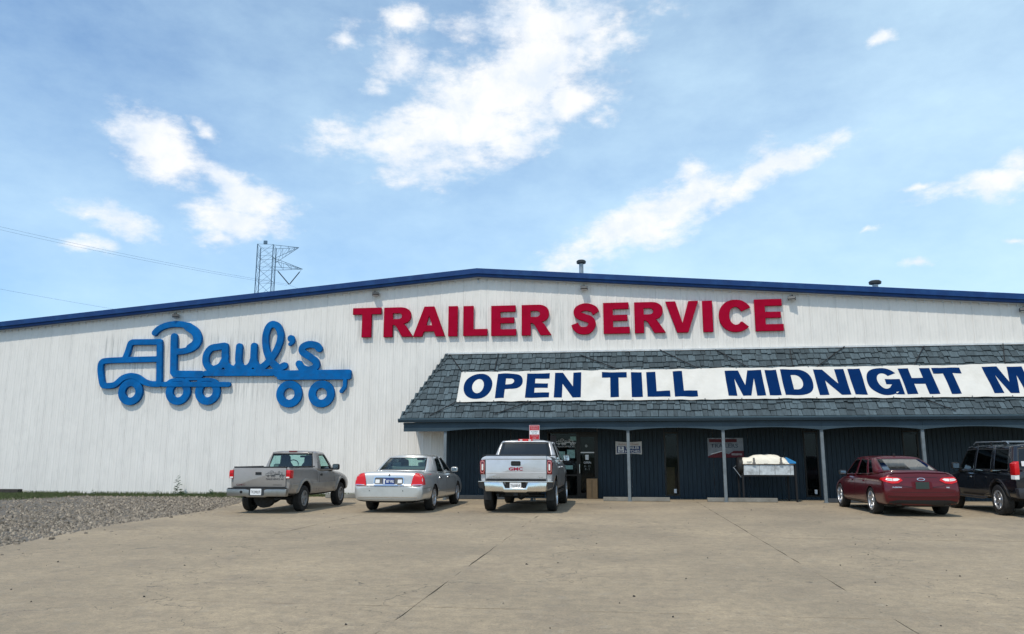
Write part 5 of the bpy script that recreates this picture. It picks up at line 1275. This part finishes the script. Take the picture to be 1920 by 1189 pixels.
# ---- silver crew cab pickup
def crew_pickup(loc, rz):
    t = empty('crew_cab_pickup', loc, rz, 'silver crew cab pickup with chrome rear bumper parked before the glass entrance', 'pickup truck')
    m = paint('silver_metallic', (.52, .53, .55), .35, .30, .9, (.30, .29, .27), .35)
    st = [(.14, .80, .86, .93, 1.0, .95, 1.30, .93, 1.455, 1.455), (.16, .56, .88, .965, 1.0, .97, 1.32, .94, 1.465, 1.465), (.30, .50, .90, .98, 1.0, .975, 1.32, .94, 1.47, 1.47), (1.2, .50, .92, .995, 1.0, .98, 1.30, .94, 1.465, 1.465), (1.84, .48, .93, .99, 1.0, .975, 1.28, .93, 1.45, 1.45), (1.92, .46, .93, .985, .98, .975, 1.27, .90, 1.36, 1.36),
          (2.2, .46, .93, .985, .98, .97, 1.26, .89, 1.33, 1.33), (4.2, .46, .93, .985, .96, .965, 1.26, .88, 1.33, 1.36), (4.5, .48, .93, .985, .94, .955, 1.22, .86, 1.31, 1.36), (5.3, .52, .93, .98, .92, .94, 1.16, .84, 1.26, 1.32), (5.7, .55, .88, .94, .88, .90, 1.08, .80, 1.18, 1.22), (5.82, .6, .8, .86, .84, .8, 1.0, .7, 1.05, 1.08)]
    b, bvh = body('body', st, m, t, arches=[(1.2, .43, .52, .50), (4.85, .43, .52, .50)], cuts=[(-.80, .80, .24, 1.80, .95, 1.8)])
    for sd in ('right', 'left'):
        for pts in ([(1.87, .56), (1.87, 1.36)], [(2.02, .56), (1.99, 1.3)], [(2.98, .56), (2.98, 1.3)], [(4.12, .56), (4.12, 1.28)]): seam(bvh, pts, sd, t)
        for y in (2.12, 3.1): patch(bvh, rrect(y, y + .2, 1.12, 1.165, .02), sd, m, 'door_handle', t, off=.03)
    patch(bvh, [(4.55, 1.0), (4.8, 1.02), (4.8, 1.03), (4.55, 1.02)], 'right', CHROME, 'badge', t, off=.006)
    # tailgate
    tg = MB().prism(rrect(-.815, .815, .875, 1.462, .02), .095, .155).build('tailgate', m, t, bevel=.008, smooth=40)
    MB().prism([(.082, 1.385), (.098, 1.375), (.098, 1.36)], -.80, .80, axis='x').build('tailgate_crease', m, tg)
    MB().prism([(.091, 1.03), (.0945, 1.034), (.0945, 1.0)], -.80, .80, axis='x').build('tailgate_ridge', m, tg)
    MB().box(-.82, .82, .085, .19, 1.463, 1.49).build('tailgate_cap', BLACKP, tg, bevel=.008)
    for sx in (-1, 1): MB().box(min(sx * .87, sx * .93), max(sx * .87, sx * .93), .22, 1.8, 1.463, 1.487).build('bed_rail_cap', BLACKP, t)
    MB().prism(rrect(-.13, .13, 1.205, 1.325, .03), .086, .094).build('tailgate_handle', BLACK, tg, bevel=.003)
    MB().prism(rrect(-.10, .10, 1.225, 1.29, .02), .080, .085).build('handle_lever', BLACKP, tg)
    text_on('GMC', .38, .085, mat('badge_red', (.30, .0, .03), .5), tg, (.0, .089, 1.125), bold=.04, name='badge')
    MB().box(-.20, .20, .0925, .0945, 1.075, 1.175).build('badge_plinth', m, tg)
    text_on('ALL TERRAIN', .33, .035, CHROME, tg, (-.57, .092, .915), bold=.02, name='badge'); text_on('SLE', .12, .032, CHROME, tg, (.66, .092, .915), bold=.02, name='badge')
    for sx in (-1, 1):
        seam(bvh, [(sx * .828, .80), (sx * .828, 1.45)], 'rear', t)
        out = [(sx * .835, .985), (sx * .965, .985), (sx * .975, 1.30), (sx * .95, 1.355), (sx * .84, 1.37)]
        lm = MB().prism(out, .085, .42).build('tail_lamp', DARKREDLENS, t, bevel=.012, smooth=50)
        c_ = rrect(min(sx * .855, sx * .945), max(sx * .855, sx * .945), 1.03, 1.32, .035)
        mbq = MB().tube([(x, .080, z) for x, z in c_ + [c_[0]]], .0075, 6); mbq.build('lamp_ring', mat('lamp_ring_pink', (.75, .28, .26), .2), lm)
        MB().prism(rrect(min(sx * .88, sx * .92), max(sx * .88, sx * .92), 1.09, 1.25, .015), .074, .084).build('reverse_lens', CLEARLENS, lm)
    # bumper: chrome with black corner steps and plate recess
    BUMP = mat('bumper_chrome', (.78, .76, .72), .18, metal=1, noise=.12, nscale=4, dirt=(.42, .38, .3), dirt_amt=.5, dscale=4)
    bp = MB().prism([(-.80, .56), (-.84, .79), (-.34, .79), (-.27, .64), (.27, .64), (.34, .79), (.84, .79), (.80, .56), (.34, .56), (.28, .535), (-.28, .535), (-.34, .56)], .0, .10).build('rear_bumper', BUMP, t, bevel=.012, smooth=40)
    MB().box(-1.0, 1.0, .004, .12, .792, .815).build('bumper_top', BUMP, bp, bevel=.006)
    for sx in (-1, 1):
        MB().prism([(sx * .845, .60), (sx * .985, .66), (sx * 1.0, .788), (sx * .845, .788)], .02, .26).build('corner_step', BLACKP, bp, bevel=.01)
    MB().box(-.27, .27, .03, .09, .642, .80).build('plate_recess', BLACK, bp)
    MB().box(-.80, .80, .06, .14, .816, .865).build('bumper_gap', BLACK, bp)
    plate(t, 'TK600ENP', .024, .705)
    MB().box(-.06, .06, .06, .4, .44, .54).build('hitch_receiver', BLACKP, bp, bevel=.01)
    MB().tube([(-.30, .3, .47), (-.2, .22, .50), (.2, .22, .50), (.30, .3, .47)], .035, 8).build('hitch_bar', BLACKP, bp)
    # cab
    ring = [((0, 1.93, 1.40), (0, 2.18, 1.885), 'back'), ((.66, 1.93, 1.40), (.58, 2.18, 1.88), 'back'), ((.80, 1.94, 1.39), (.685, 2.19, 1.865), 'b'), ((.91, 2.02, 1.33), (.735, 2.28, 1.845), 'b'), ((.93, 2.16, 1.30), (.745, 2.40, 1.85), 'r'),
            ((.935, 2.95, 1.29), (.75, 2.95, 1.86), 'b'), ((.935, 3.06, 1.29), (.75, 3.04, 1.86), 'f'), ((.93, 4.14, 1.28), (.72, 3.66, 1.85), 'b'), ((.90, 4.30, 1.30), (.69, 3.74, 1.85), 'b'), ((.80, 4.42, 1.32), (.62, 3.80, 1.87), 'w'), ((0, 4.58, 1.36), (0, 3.86, 1.89), 'w')]
    cabin(ring, m, t, z_crown=.05, gm=GLASS_DARK, gasket=.025)
    MB().box(-.82, .82, 2.05, 4.2, 1.2, 1.39).build('interior_floor', INTERIOR, t)
    seats(t, (-.42, .42), 2.35, 1.2, 1.52, SEAT); seats(t, (-.42, .42), 3.1, 1.2, 1.55, SEAT)
    bl = MB().prism([(-.22, 1.87), (.22, 1.87), (.20, 1.935), (-.20, 1.935)], 2.15, 2.22).build('brake_lamp', REDLENS, t, bevel=.01)
    for sx in (-1, 1): MB().box(min(sx * .09, sx * .17), max(sx * .09, sx * .17), 2.143, 2.149, 1.888, 1.92).build('cargo_lens', CLEARLENS, bl)
    for s in (1, -1): mirror_part(t, s * .95, 4.0, 1.40, BLACKP, s, .22, .2)
    for sx in (-1, 1):
        for y in (1.2, 4.85): wheel(t, sx * .865, y, .405, .27, .64, 6, ALLOY, sx, .2)
        MB().box(min(sx * .86, sx * .99), max(sx * .86, sx * .99), 1.9, 4.15, .44, .48).build('side_step', BLACKP, t, bevel=.015)
        MB().box(min(sx * .76, sx * .96), max(sx * .76, sx * .96), .70, .72, .30, .62).build('mud_flap', BLACKP, t)
    underside(t, .55, .3, 5.4, .47, 1.2, .405); exhaust(t, -.52, .3, .45, .035)
    return t
# ---- silver full-size saloon
def silver_saloon(loc, rz):
    t = empty('silver_saloon', loc, rz, 'silver full-size saloon with large bright red upright tail lamps', 'car')
    m = paint('champagne_silver', (.50, .51, .50), .35, .30, .9, (.30, .29, .27), .4)
    st = [(0, .42, .62, .80, .52, .80, .60, .74, .64, .655), (.012, .34, .70, .86, .50, .86, .615, .82, .655, .67), (.06, .29, .80, .925, .48, .92, .63, .88, .67, .685), (.095, .27, .82, .945, .48, .93, .645, .885, .685, .70), (.115, .27, .83, .95, .48, .93, .80, .86, .86, .88), (.16, .26, .84, .955, .50, .935, .90, .83, .99, 1.01), (.24, .26, .85, .96, .52, .93, .93, .80, 1.02, 1.035),
          (.6, .25, .86, .975, .55, .935, .95, .78, 1.025, 1.04), (1.15, .24, .88, .985, .56, .94, .96, .78, 1.02, 1.04), (1.4, .23, .90, .985, .56, .94, .955, .82, 1.0, 1.0), (2.4, .22, .91, .99, .56, .94, .94, .84, .98, .98), (3.6, .22, .91, .985, .56, .935, .93, .83, .965, .98), (4.1, .23, .90, .98, .54, .92, .90, .76, .96, 1.0), (4.9, .24, .88, .96, .52, .89, .82, .70, .88, .94), (5.25, .26, .80, .90, .50, .82, .74, .6, .80, .84), (5.42, .3, .68, .78, .48, .7, .66, .5, .70, .72), (5.46, .36, .5, .6, .5, .55, .6, .4, .64, .66)]
    b, bvh = body('body', st, m, t, arches=[(1.32, .32, .375, .50), (4.31, .32, .375, .50)])
    for sd in ('right', 'left'):
        for pts in ([(1.55, .75), (1.72, .55), (1.74, .32)], [(2.72, .3), (2.70, .93)], [(3.92, .3), (3.90, .9)], [(1.55, .75), (1.62, .95)]): seam(bvh, pts, sd, t)
        for y in (1.85, 2.85): patch(bvh, rrect(y, y + .19, .815, .855, .015), sd, CHROME, 'door_handle', t, off=.028)
        patch(bvh, [(1.72, .50), (3.9, .49), (3.9, .53), (1.72, .54)], sd, m, 'side_moulding', t, off=.012, step=.2)
        patch(bvh, [(.15, .60), (.93, .62), (.93, .628), (.15, .608)], sd, BLACKP, 'bumper_gap', t, off=.002, step=.15)
    # lamps
    for sx in (-1, 1):
        pl = [(sx * .625, .685), (sx * .93, .69), (sx * .94, .82), (sx * .915, .94), (sx * .86, 1.0), (sx * .77, 1.02), (sx * .695, .97), (sx * .65, .84)]
        lm = patch(bvh, pl, 'rear', REDLENS, 'tail_lamp', t, off=.022, step=.05)
        patch(bvh, [(sx * a, b_) for a, b_ in [(.665, .69), (.92, .70), (.92, .715), (.667, .705)]], 'rear', CHROME, 'lamp_trim', t, off=.026)
        pw = [(.125, .70), (.30, .70), (.22, .98), (.17, .99)]
        patch(bvh, pw, 'right' if sx > 0 else 'left', REDLENS, 'tail_lamp_side', t, off=.012, step=.05)
    # trunk details
    patch(bvh, rrect(-.42, .42, .67, .905, .05), 'rear', CHROME, 'plate_surround', t, off=.012, step=.06)
    rc_ = patch(bvh, rrect(-.395, .395, .69, .88, .04), 'rear', mat('plate_recess_grey', (.09, .09, .09), .5), 'plate_recess', t, off=.016, step=.06)
    for sx in (-1, 1):
        patch(bvh, rrect(min(sx * .25, sx * .37), max(sx * .25, sx * .37), .74, .83, .015), 'rear', CLEARLENS, 'reverse_lamp', t, off=.022)
        seam(bvh, [(sx * .62, .69), (sx * .66, .85), (sx * .72, 1.0)], 'rear', t)
    seam(bvh, [(-.88, .665), (-.4, .655), (.4, .655), (.88, .665)], 'rear', t, .012)
    patch(bvh, [(-.02, .92), (.02, .92), (.02, .97), (-.02, .97)], 'rear', mat('emblem_dark', (.05, .05, .055), .3, metal=.7), 'emblem', t, off=.014, step=.1)
    patch(bvh, [(-.82, .385), (.82, .385), (.82, .40), (-.82, .40)], 'rear', CHROME, 'bumper_strip', t, off=.006, step=.1)
    for sx in (-.5, .42): patch(bvh, rrect(sx - .012, sx + .012, .54, .564, .008), 'rear', BLACKP, 'parking_sensor', t, off=.005)
    hit = bvh.ray_cast(Vector((0, -3, .785)), Vector((0, 1, 0)), 6)[0]; y = hit.y - .035
    p = plate(t, '', y, .785, base=PLATE_BLUE, w=.32, h=.16)
    text_on('887 VNU', .21, .075, WHITEPRINT, p, (.045, y - .007, .785), bold=.02)
    MB().prism([(-.14, .72), (-.10, .72), (-.10, .80), (-.075, .84), (-.14, .85)], y - .008, y - .0055).build('plate_motif', WHITEPRINT, p)
    ring = [((0, 1.16, 1.03), (0, 1.98, 1.425), 'back'), ((.50, 1.18, 1.03), (.42, 1.99, 1.42), 'back'), ((.70, 1.26, 1.02), (.56, 2.02, 1.405), 'b'), ((.78, 1.34, 1.0), (.60, 2.06, 1.40), 'b'), ((.845, 1.66, .97), (.64, 2.10, 1.395), 'b'), ((.865, 1.92, .96), (.66, 2.28, 1.395), 'r'),
            ((.875, 2.70, .95), (.68, 2.70, 1.41), 'b'), ((.875, 2.80, .95), (.68, 2.78, 1.41), 'f'), ((.86, 3.78, .94), (.64, 3.20, 1.40), 'b'), ((.82, 3.92, .95), (.60, 3.28, 1.40), 'b'), ((.70, 4.02, .96), (.54, 3.32, 1.42), 'w'), ((0, 4.16, .98), (0, 3.40, 1.43), 'w')]
    cabin(ring, m, t, z_crown=.045, gm={'*': GLASS_DARK, 'back': GLASS_TEAL, 'w': GLASS_TEAL}, gasket=.025)
    MB().box(-.76, .76, 1.5, 3.9, .85, 1.012).build('interior_floor', INTERIOR, t)
    MB().box(-.62, .62, 2.0, 2.14, 1.0, 1.15).build('rear_bench', SEATGREY, t, bevel=.03)
    seats(t, (-.38, .38), 2.75, .9, 1.12, SEATGREY, .5)
    for x in (-.38, .38): MB().prism(rrect(x - .12, x + .12, 1.15, 1.25, .03), 2.05, 2.13).build('headrest', SEATGREY, t, bevel=.015)
    MB().prism(rrect(-.12, .12, 1.30, 1.35, .02), 3.3, 3.33).build('interior_mirror', BLACKP, t)
    for s in (1, -1): mirror_part(t, s * .885, 3.62, 1.03, m, s, .21, .14)
    for sx in (-1, 1):
        for y in (1.32, 4.31): wheel(t, sx * .84, y, .335, .23, .64, 8, ALLOY, sx, .1)
    underside(t, .6, .4, 5.0, .24, 1.32, .32); exhaust(t, -.5, .15, .28, .028)
    return t
# ---- red saloon
def red_saloon(loc, rz):
    t = empty('red_saloon', loc, rz, 'dark red mid-size saloon with slim split tail lamps and a sky-reflecting rear window', 'car')
    m = paint('ruby_paint', (.085, .002, .007), .15, .28, .6, (.10, .03, .03), .15)
    st = [(0, .50, .60, .72, .60, .72, .66, .62, .70, .71), (.015, .38, .68, .82, .56, .80, .68, .74, .74, .755), (.05, .30, .76, .885, .55, .87, .72, .82, .80, .82), (.09, .26, .79, .90, .55, .885, .78, .82, .92, .945), (.14, .24, .80, .91, .56, .89, .86, .80, 1.03, 1.065), (.20, .23, .81, .915, .56, .89, .90, .78, 1.065, 1.105), (.35, .22, .82, .92, .57, .89, .93, .77, 1.06, 1.10),
          (.8, .21, .84, .925, .58, .89, .945, .76, 1.045, 1.08), (1.2, .20, .85, .925, .58, .89, .945, .78, 1.0, 1.02), (2.2, .19, .86, .925, .56, .885, .93, .80, .97, .97), (3.3, .19, .86, .92, .54, .88, .90, .78, .95, .96), (3.7, .20, .85, .915, .53, .87, .87, .72, .93, .97), (4.4, .22, .82, .89, .50, .83, .76, .62, .82, .88), (4.7, .25, .74, .82, .48, .74, .66, .5, .70, .74), (4.85, .3, .6, .68, .48, .6, .58, .4, .6, .62), (4.87, .36, .45, .5, .48, .45, .56, .3, .58, .6)]
    b, bvh = body('body', st, m, t, arches=[(1.10, .33, .375, .48), (3.95, .33, .375, .48)])
    for sd in ('right', 'left'):
        for pts in ([(1.40, .85), (1.52, .55), (1.60, .32)], [(2.45, .3), (2.42, .93)], [(3.50, .3), (3.46, .88)]): seam(bvh, pts, sd, t)
        for y in (1.62, 2.62): patch(bvh, rrect(y, y + .19, .80, .835, .015), sd, m, 'door_handle', t, off=.028)
        patch(bvh, [(1.5, .22), (3.55, .22), (3.55, .30), (1.5, .30)], sd, BLACKP, 'sill_trim', t, off=.010, step=.2)
        patch(bvh, [(.9, .87), (2.2, .845), (3.4, .80), (3.4, .806), (2.2, .853), (.9, .88)], sd, m, 'body_crease', t, off=.008, step=.2)
    for sx in (-1, 1):
        pl = [(sx * a, z) for a, z in [(.44, .865), (.56, .80), (.70, .79), (.90, .845), (.885, .925), (.80, .955), (.60, .945), (.48, .92)]]
        lm = patch(bvh, pl, 'rear', REDLENS, 'tail_lamp', t, off=.014, step=.04)
        patch(bvh, [(sx * a, z) for a, z in [(.50, .895), (.57, .855), (.665, .85), (.665, .912), (.56, .918)]], 'rear', CLEARLENS, 'reverse_lens', t, off=.019, step=.04)
        patch(bvh, [(sx * a, z) for a, z in [(.68, .850), (.78, .862), (.845, .885), (.80, .915), (.68, .913)]], 'rear', CLEARLENS, 'lamp_lens', t, off=.019, step=.04)
        patch(bvh, [(sx * a, z) for a, z in [(.69, .876), (.80, .886), (.80, .894), (.69, .884)]], 'rear', BLACKP, 'lens_divider', t, off=.022, step=.05)
        patch(bvh, [(.06, .84), (.36, .885), (.30, .93), (.12, .935)], 'right' if sx > 0 else 'left', REDLENS, 'tail_lamp_side', t, off=.010, step=.04)
        seam(bvh, [(sx * .42, .72), (sx * .655, .80)], 'rear', t); seam(bvh, [(sx * .66, .80), (sx * .64, .95), (sx * .66, 1.03)], 'rear', t)
        seam(bvh, [(sx * .40, .72), (sx * .22, .70)], 'rear', t)
        patch(bvh, rrect(min(sx * .50, sx * .66), max(sx * .50, sx * .66), .25, .30, .02), 'rear', DARKMETAL, 'exhaust_trim', t, off=.014)
    patch(bvh, [(-.84, .505), (-.4, .485), (.4, .485), (.84, .505), (.84, .53), (.4, .515), (-.4, .515), (-.84, .53)], 'rear', m, 'bumper_ridge', t, off=.03, step=.1)
    patch(bvh, [(-.72, 1.045), (0, 1.06), (.72, 1.045), (.72, 1.06), (0, 1.078), (-.72, 1.06)], 'rear', m, 'boot_lip', t, off=.03, step=.1)
    seam(bvh, [(-.85, .60), (-.5, .585), (0, .58), (.5, .585), (.85, .60)], 'rear', t, .008)
    seam(bvh, [(-.40, .935), (0, .95), (.40, .935)], 'rear', t, .010)
    patch(bvh, [(-.80, .22), (.80, .22), (.80, .36), (.60, .40), (-.60, .40), (-.80, .36)], 'rear', BLACKP, 'diffuser', t, off=.010, step=.08)
    patch(bvh, rrect(-.24, .24, .66, .845, .04), 'rear', mat('ruby_recess', (.09, .006, .01), .3, metal=.3), 'plate_recess', t, off=.004, step=.05)
    el = [(.095 * math.cos(R(a)), .895 + .036 * math.sin(R(a))) for a in range(0, 360, 18)]
    e1 = patch(bvh, el, 'rear', CHROME, 'emblem', t, off=.020, step=.3)
    patch(bvh, [(x * .78, .895 + (z - .895) * .74) for x, z in el], 'rear', mat('emblem_maroon', (.10, .02, .03), .3), 'emblem_field', t, off=.023, step=.3)
    hit = bvh.ray_cast(Vector((0, -3, .75)), Vector((0, 1, 0)), 6)[0]; y = hit.y - .02
    plate(t, '', y, .75, base=mat('plate_dark_green', (.03, .045, .04), .4), w=.32, h=.165)
    for (txt, x, w) in (('FUSION', -.60, .21), ('SE', .60, .08)):
        me = fit_mesh(text_mesh(txt, 1, bold=.02), w, .026); me.transform(Matrix.Translation((x, .705, 0))); patch(bvh, None, 'rear', CHROME, 'badge', t, off=.003, step=.5, tri_mesh=me)
    ring = [((0, .58, 1.085), (0, 1.62, 1.425), 'back'), ((.50, .62, 1.08), (.42, 1.62, 1.42), 'back'), ((.68, .74, 1.07), (.54, 1.64, 1.41), 'b'), ((.76, .84, 1.04), (.585, 1.70, 1.40), 'b'), ((.80, 1.05, 1.0), (.60, 1.76, 1.40), 'q'), ((.82, 1.42, .97), (.62, 1.95, 1.405), 'b'), ((.825, 1.50, .965), (.625, 2.0, 1.405), 'r'),
            ((.835, 2.40, .94), (.65, 2.40, 1.425), 'b'), ((.835, 2.48, .94), (.65, 2.47, 1.425), 'f'), ((.83, 3.45, .92), (.62, 2.92, 1.41), 'b'), ((.79, 3.58, .93), (.58, 2.98, 1.40), 'b'), ((.70, 3.66, .94), (.52, 3.0, 1.42), 'w'), ((0, 3.85, .96), (0, 3.08, 1.435), 'w')]
    cabin(ring, m, t, z_crown=.045, gm={'*': GLASS_DARK, 'back': GLASS_SKY}, gasket=.022)
    MB().prism([(.00, 0), (.14, 0), (.03, .055), (.0, .05)], -.018, .018, axis='x').build('roof_aerial', BLACKP, t).location = (0, 1.78, 1.465)
    MB().box(-.72, .72, 1.3, 3.5, .8, 1.0).build('interior_floor', INTERIOR, t)
    seats(t, (-.36, .36), 1.5, .9, 1.1, SEAT, .5); seats(t, (-.36, .36), 2.45, .8, 1.1, SEAT, .5)
    for s in (1, -1): mirror_part(t, s * .85, 3.30, 1.0, BLACKP, s, .2, .13)
    for sx in (-1, 1):
        for y in (1.10, 3.95): wheel(t, sx * .795, y, .335, .235, .70, 5, ALLOY, sx, .5)
    underside(t, .55, .4, 4.5, .22, 1.1, .33)
    return t
# ---- dark SUV cut by the right edge of the view
def dark_suv(loc, rz):
    t = empty('dark_suv', loc, rz, 'black SUV with silver wheels and roof rack at the right edge', 'SUV')
    m = paint('black_paint', (.012, .013, .017), .2, .2, 1, (.05, .045, .05), .2); trim = paint('dark_trim', (.03, .03, .034), .2, .45, .3)
    st = [(.06, .55, .70, .80, .70, .80, .90, .76, 1.06, 1.06), (.08, .42, .76, .88, .70, .89, .92, .85, 1.10, 1.10), (.14, .38, .80, .91, .70, .905, .94, .86, 1.12, 1.12), (1.0, .36, .84, .93, .72, .91, .96, .86, 1.12, 1.12), (2.5, .34, .85, .925, .72, .905, .96, .86, 1.10, 1.10), (3.4, .34, .85, .92, .70, .895, .95, .84, 1.08, 1.10), (3.75, .36, .85, .92, .68, .88, .95, .80, 1.06, 1.12), (4.4, .40, .82, .89, .66, .84, .88, .74, .98, 1.04), (4.7, .44, .74, .82, .64, .76, .80, .64, .86, .90), (4.78, .5, .6, .66, .62, .6, .7, .5, .74, .76)]
    b, bvh = body('body', st, m, t, arches=[(1.02, .38, .45, .50), (3.90, .38, .45, .50)])
    for sd in ('right', 'left'):
        for pts in ([(1.50, .9), (1.58, .45)], [(2.35, .42), (2.33, 1.05)], [(3.40, .42), (3.38, 1.02)]): seam(bvh, pts, sd, t)
        for y in (1.62, 2.55): patch(bvh, rrect(y, y + .18, .90, .94, .015), sd, CHROME if y > 2 else m, 'door_handle', t, off=.028)
        for ay in (1.02, 3.90):
            fl = [(ay + .52 * math.cos(R(a)), .38 + .52 * math.sin(R(a))) for a in range(6, 175, 12)] + [(ay + .455 * math.cos(R(a)), .38 + .455 * math.sin(R(a))) for a in range(174, 5, -12)]
            patch(bvh, fl, sd, trim, 'arch_flare', t, off=.022, step=.1)
        patch(bvh, [(1.55, .42), (3.35, .42), (3.35, .60), (1.55, .60)], sd, trim, 'lower_cladding', t, off=.014, step=.2)
    ring = [((0, .12, 1.10), (0, .34, 1.74), 'back'), ((.58, .12, 1.10), (.50, .34, 1.735), 'back'), ((.80, .15, 1.10), (.655, .37, 1.715), 'b'), ((.87, .26, 1.09), (.70, .46, 1.70), 'b'), ((.885, .42, 1.08), (.715, .60, 1.70), 'c'), ((.89, 1.22, 1.07), (.73, 1.30, 1.72), 'b'), ((.89, 1.36, 1.07), (.73, 1.42, 1.72), 'r'),
            ((.89, 2.30, 1.06), (.73, 2.30, 1.73), 'b'), ((.89, 2.38, 1.06), (.73, 2.37, 1.73), 'f'), ((.885, 3.34, 1.04), (.70, 2.98, 1.71), 'b'), ((.85, 3.48, 1.05), (.67, 3.04, 1.70), 'b'), ((.76, 3.56, 1.06), (.60, 3.08, 1.72), 'w'), ((0, 3.70, 1.10), (0, 3.16, 1.73), 'w')]
    cabin(ring, m, t, z_crown=.045, gm={'*': GLASS_DARK, 'back': GLASS_DARK, 'f': GLASS_TEAL}, gasket=.02)
    MB().box(-.78, .78, .4, 3.4, .9, 1.12).build('interior_floor', INTERIOR, t); seats(t, (-.38, .38), 1.6, 1.0, 1.35, SEAT); seats(t, (-.38, .38), 2.4, 1.0, 1.35, SEAT)
    for sx in (-1, 1):
        lm = MB().prism([(sx * .80, 1.02), (sx * .915, 1.0), (sx * .905, 1.28), (sx * .80, 1.34)], .04, .30).build('tail_lamp', REDLENS, t, bevel=.012, smooth=50)
        MB().prism([(sx * .82, .90), (sx * .925, .90), (sx * .918, .998), (sx * .815, 1.015)], .05, .26).build('reverse_lens', CLEARLENS, t, bevel=.008)
        rk = MB().tube([(sx * .66, .75, 1.76), (sx * .66, .85, 1.82), (sx * .66, 2.6, 1.83), (sx * .66, 2.75, 1.77)], .016, 8).build('roof_rail', GALV, t)
        for y in (.95, 1.7, 2.5): MB().box(sx * .66 - .02, sx * .66 + .02, y - .03, y + .03, 1.73, 1.82).build('rail_foot', BLACKP, rk)
        MB().tube([(sx * .96, 1.6, .42), (sx * .98, 1.75, .40), (sx * .98, 3.15, .40), (sx * .96, 3.3, .42)], .03, 8).build('side_step', trim, t)
        for y in (1.02, 3.90): wheel(t, sx * .82, y, .375, .25, .62, 5, ALLOY, sx, .9)
    for y in (1.1, 2.2): MB().box(-.66, .66, y - .02, y + .02, 1.825, 1.845).build('rack_bar', GALV, t)
    bp = MB().prism([(-.90, .45), (.90, .45), (.92, .70), (-.92, .70)], -.04, .16).build('rear_bumper', trim, t, bevel=.03, smooth=40)
    MB().prism(rrect(-.30, .30, .72, .92, .03), .03, .06).build('plate_recess', BLACK, t); plate(t, 'XR 4821', .028, .82) if False else plate(t, '', .028, .82)
    MB().prism([(-.70, 1.22), (-.55, 1.22), (-.55, 1.34), (-.70, 1.34)], .135, .142).build('window_sticker', WHITEPRINT, t)
    for s in (1, -1): mirror_part(t, s * .905, 3.20, 1.20, BLACKP, s, .2, .17)
    underside(t, .55, .3, 4.4, .38, 1.02, .375)
    return t

compact_pickup((-9.50, 19.75, .004), R(-.8)).scale = (1, 1, 1.035)
silver_saloon((-6.15, 20.45, .004), R(-.8)).scale = (1, 1, 1.05)
crew_pickup((-2.75, 20.72, .004), R(-.4)).scale = (1, 1, 1.025)
red_saloon((7.47, 20.95, .004), R(.6)).scale = (1, 1, 1.025)
dark_suv((10.56, 20.9, .004), R(0)).scale = (1, 1, 1.02)
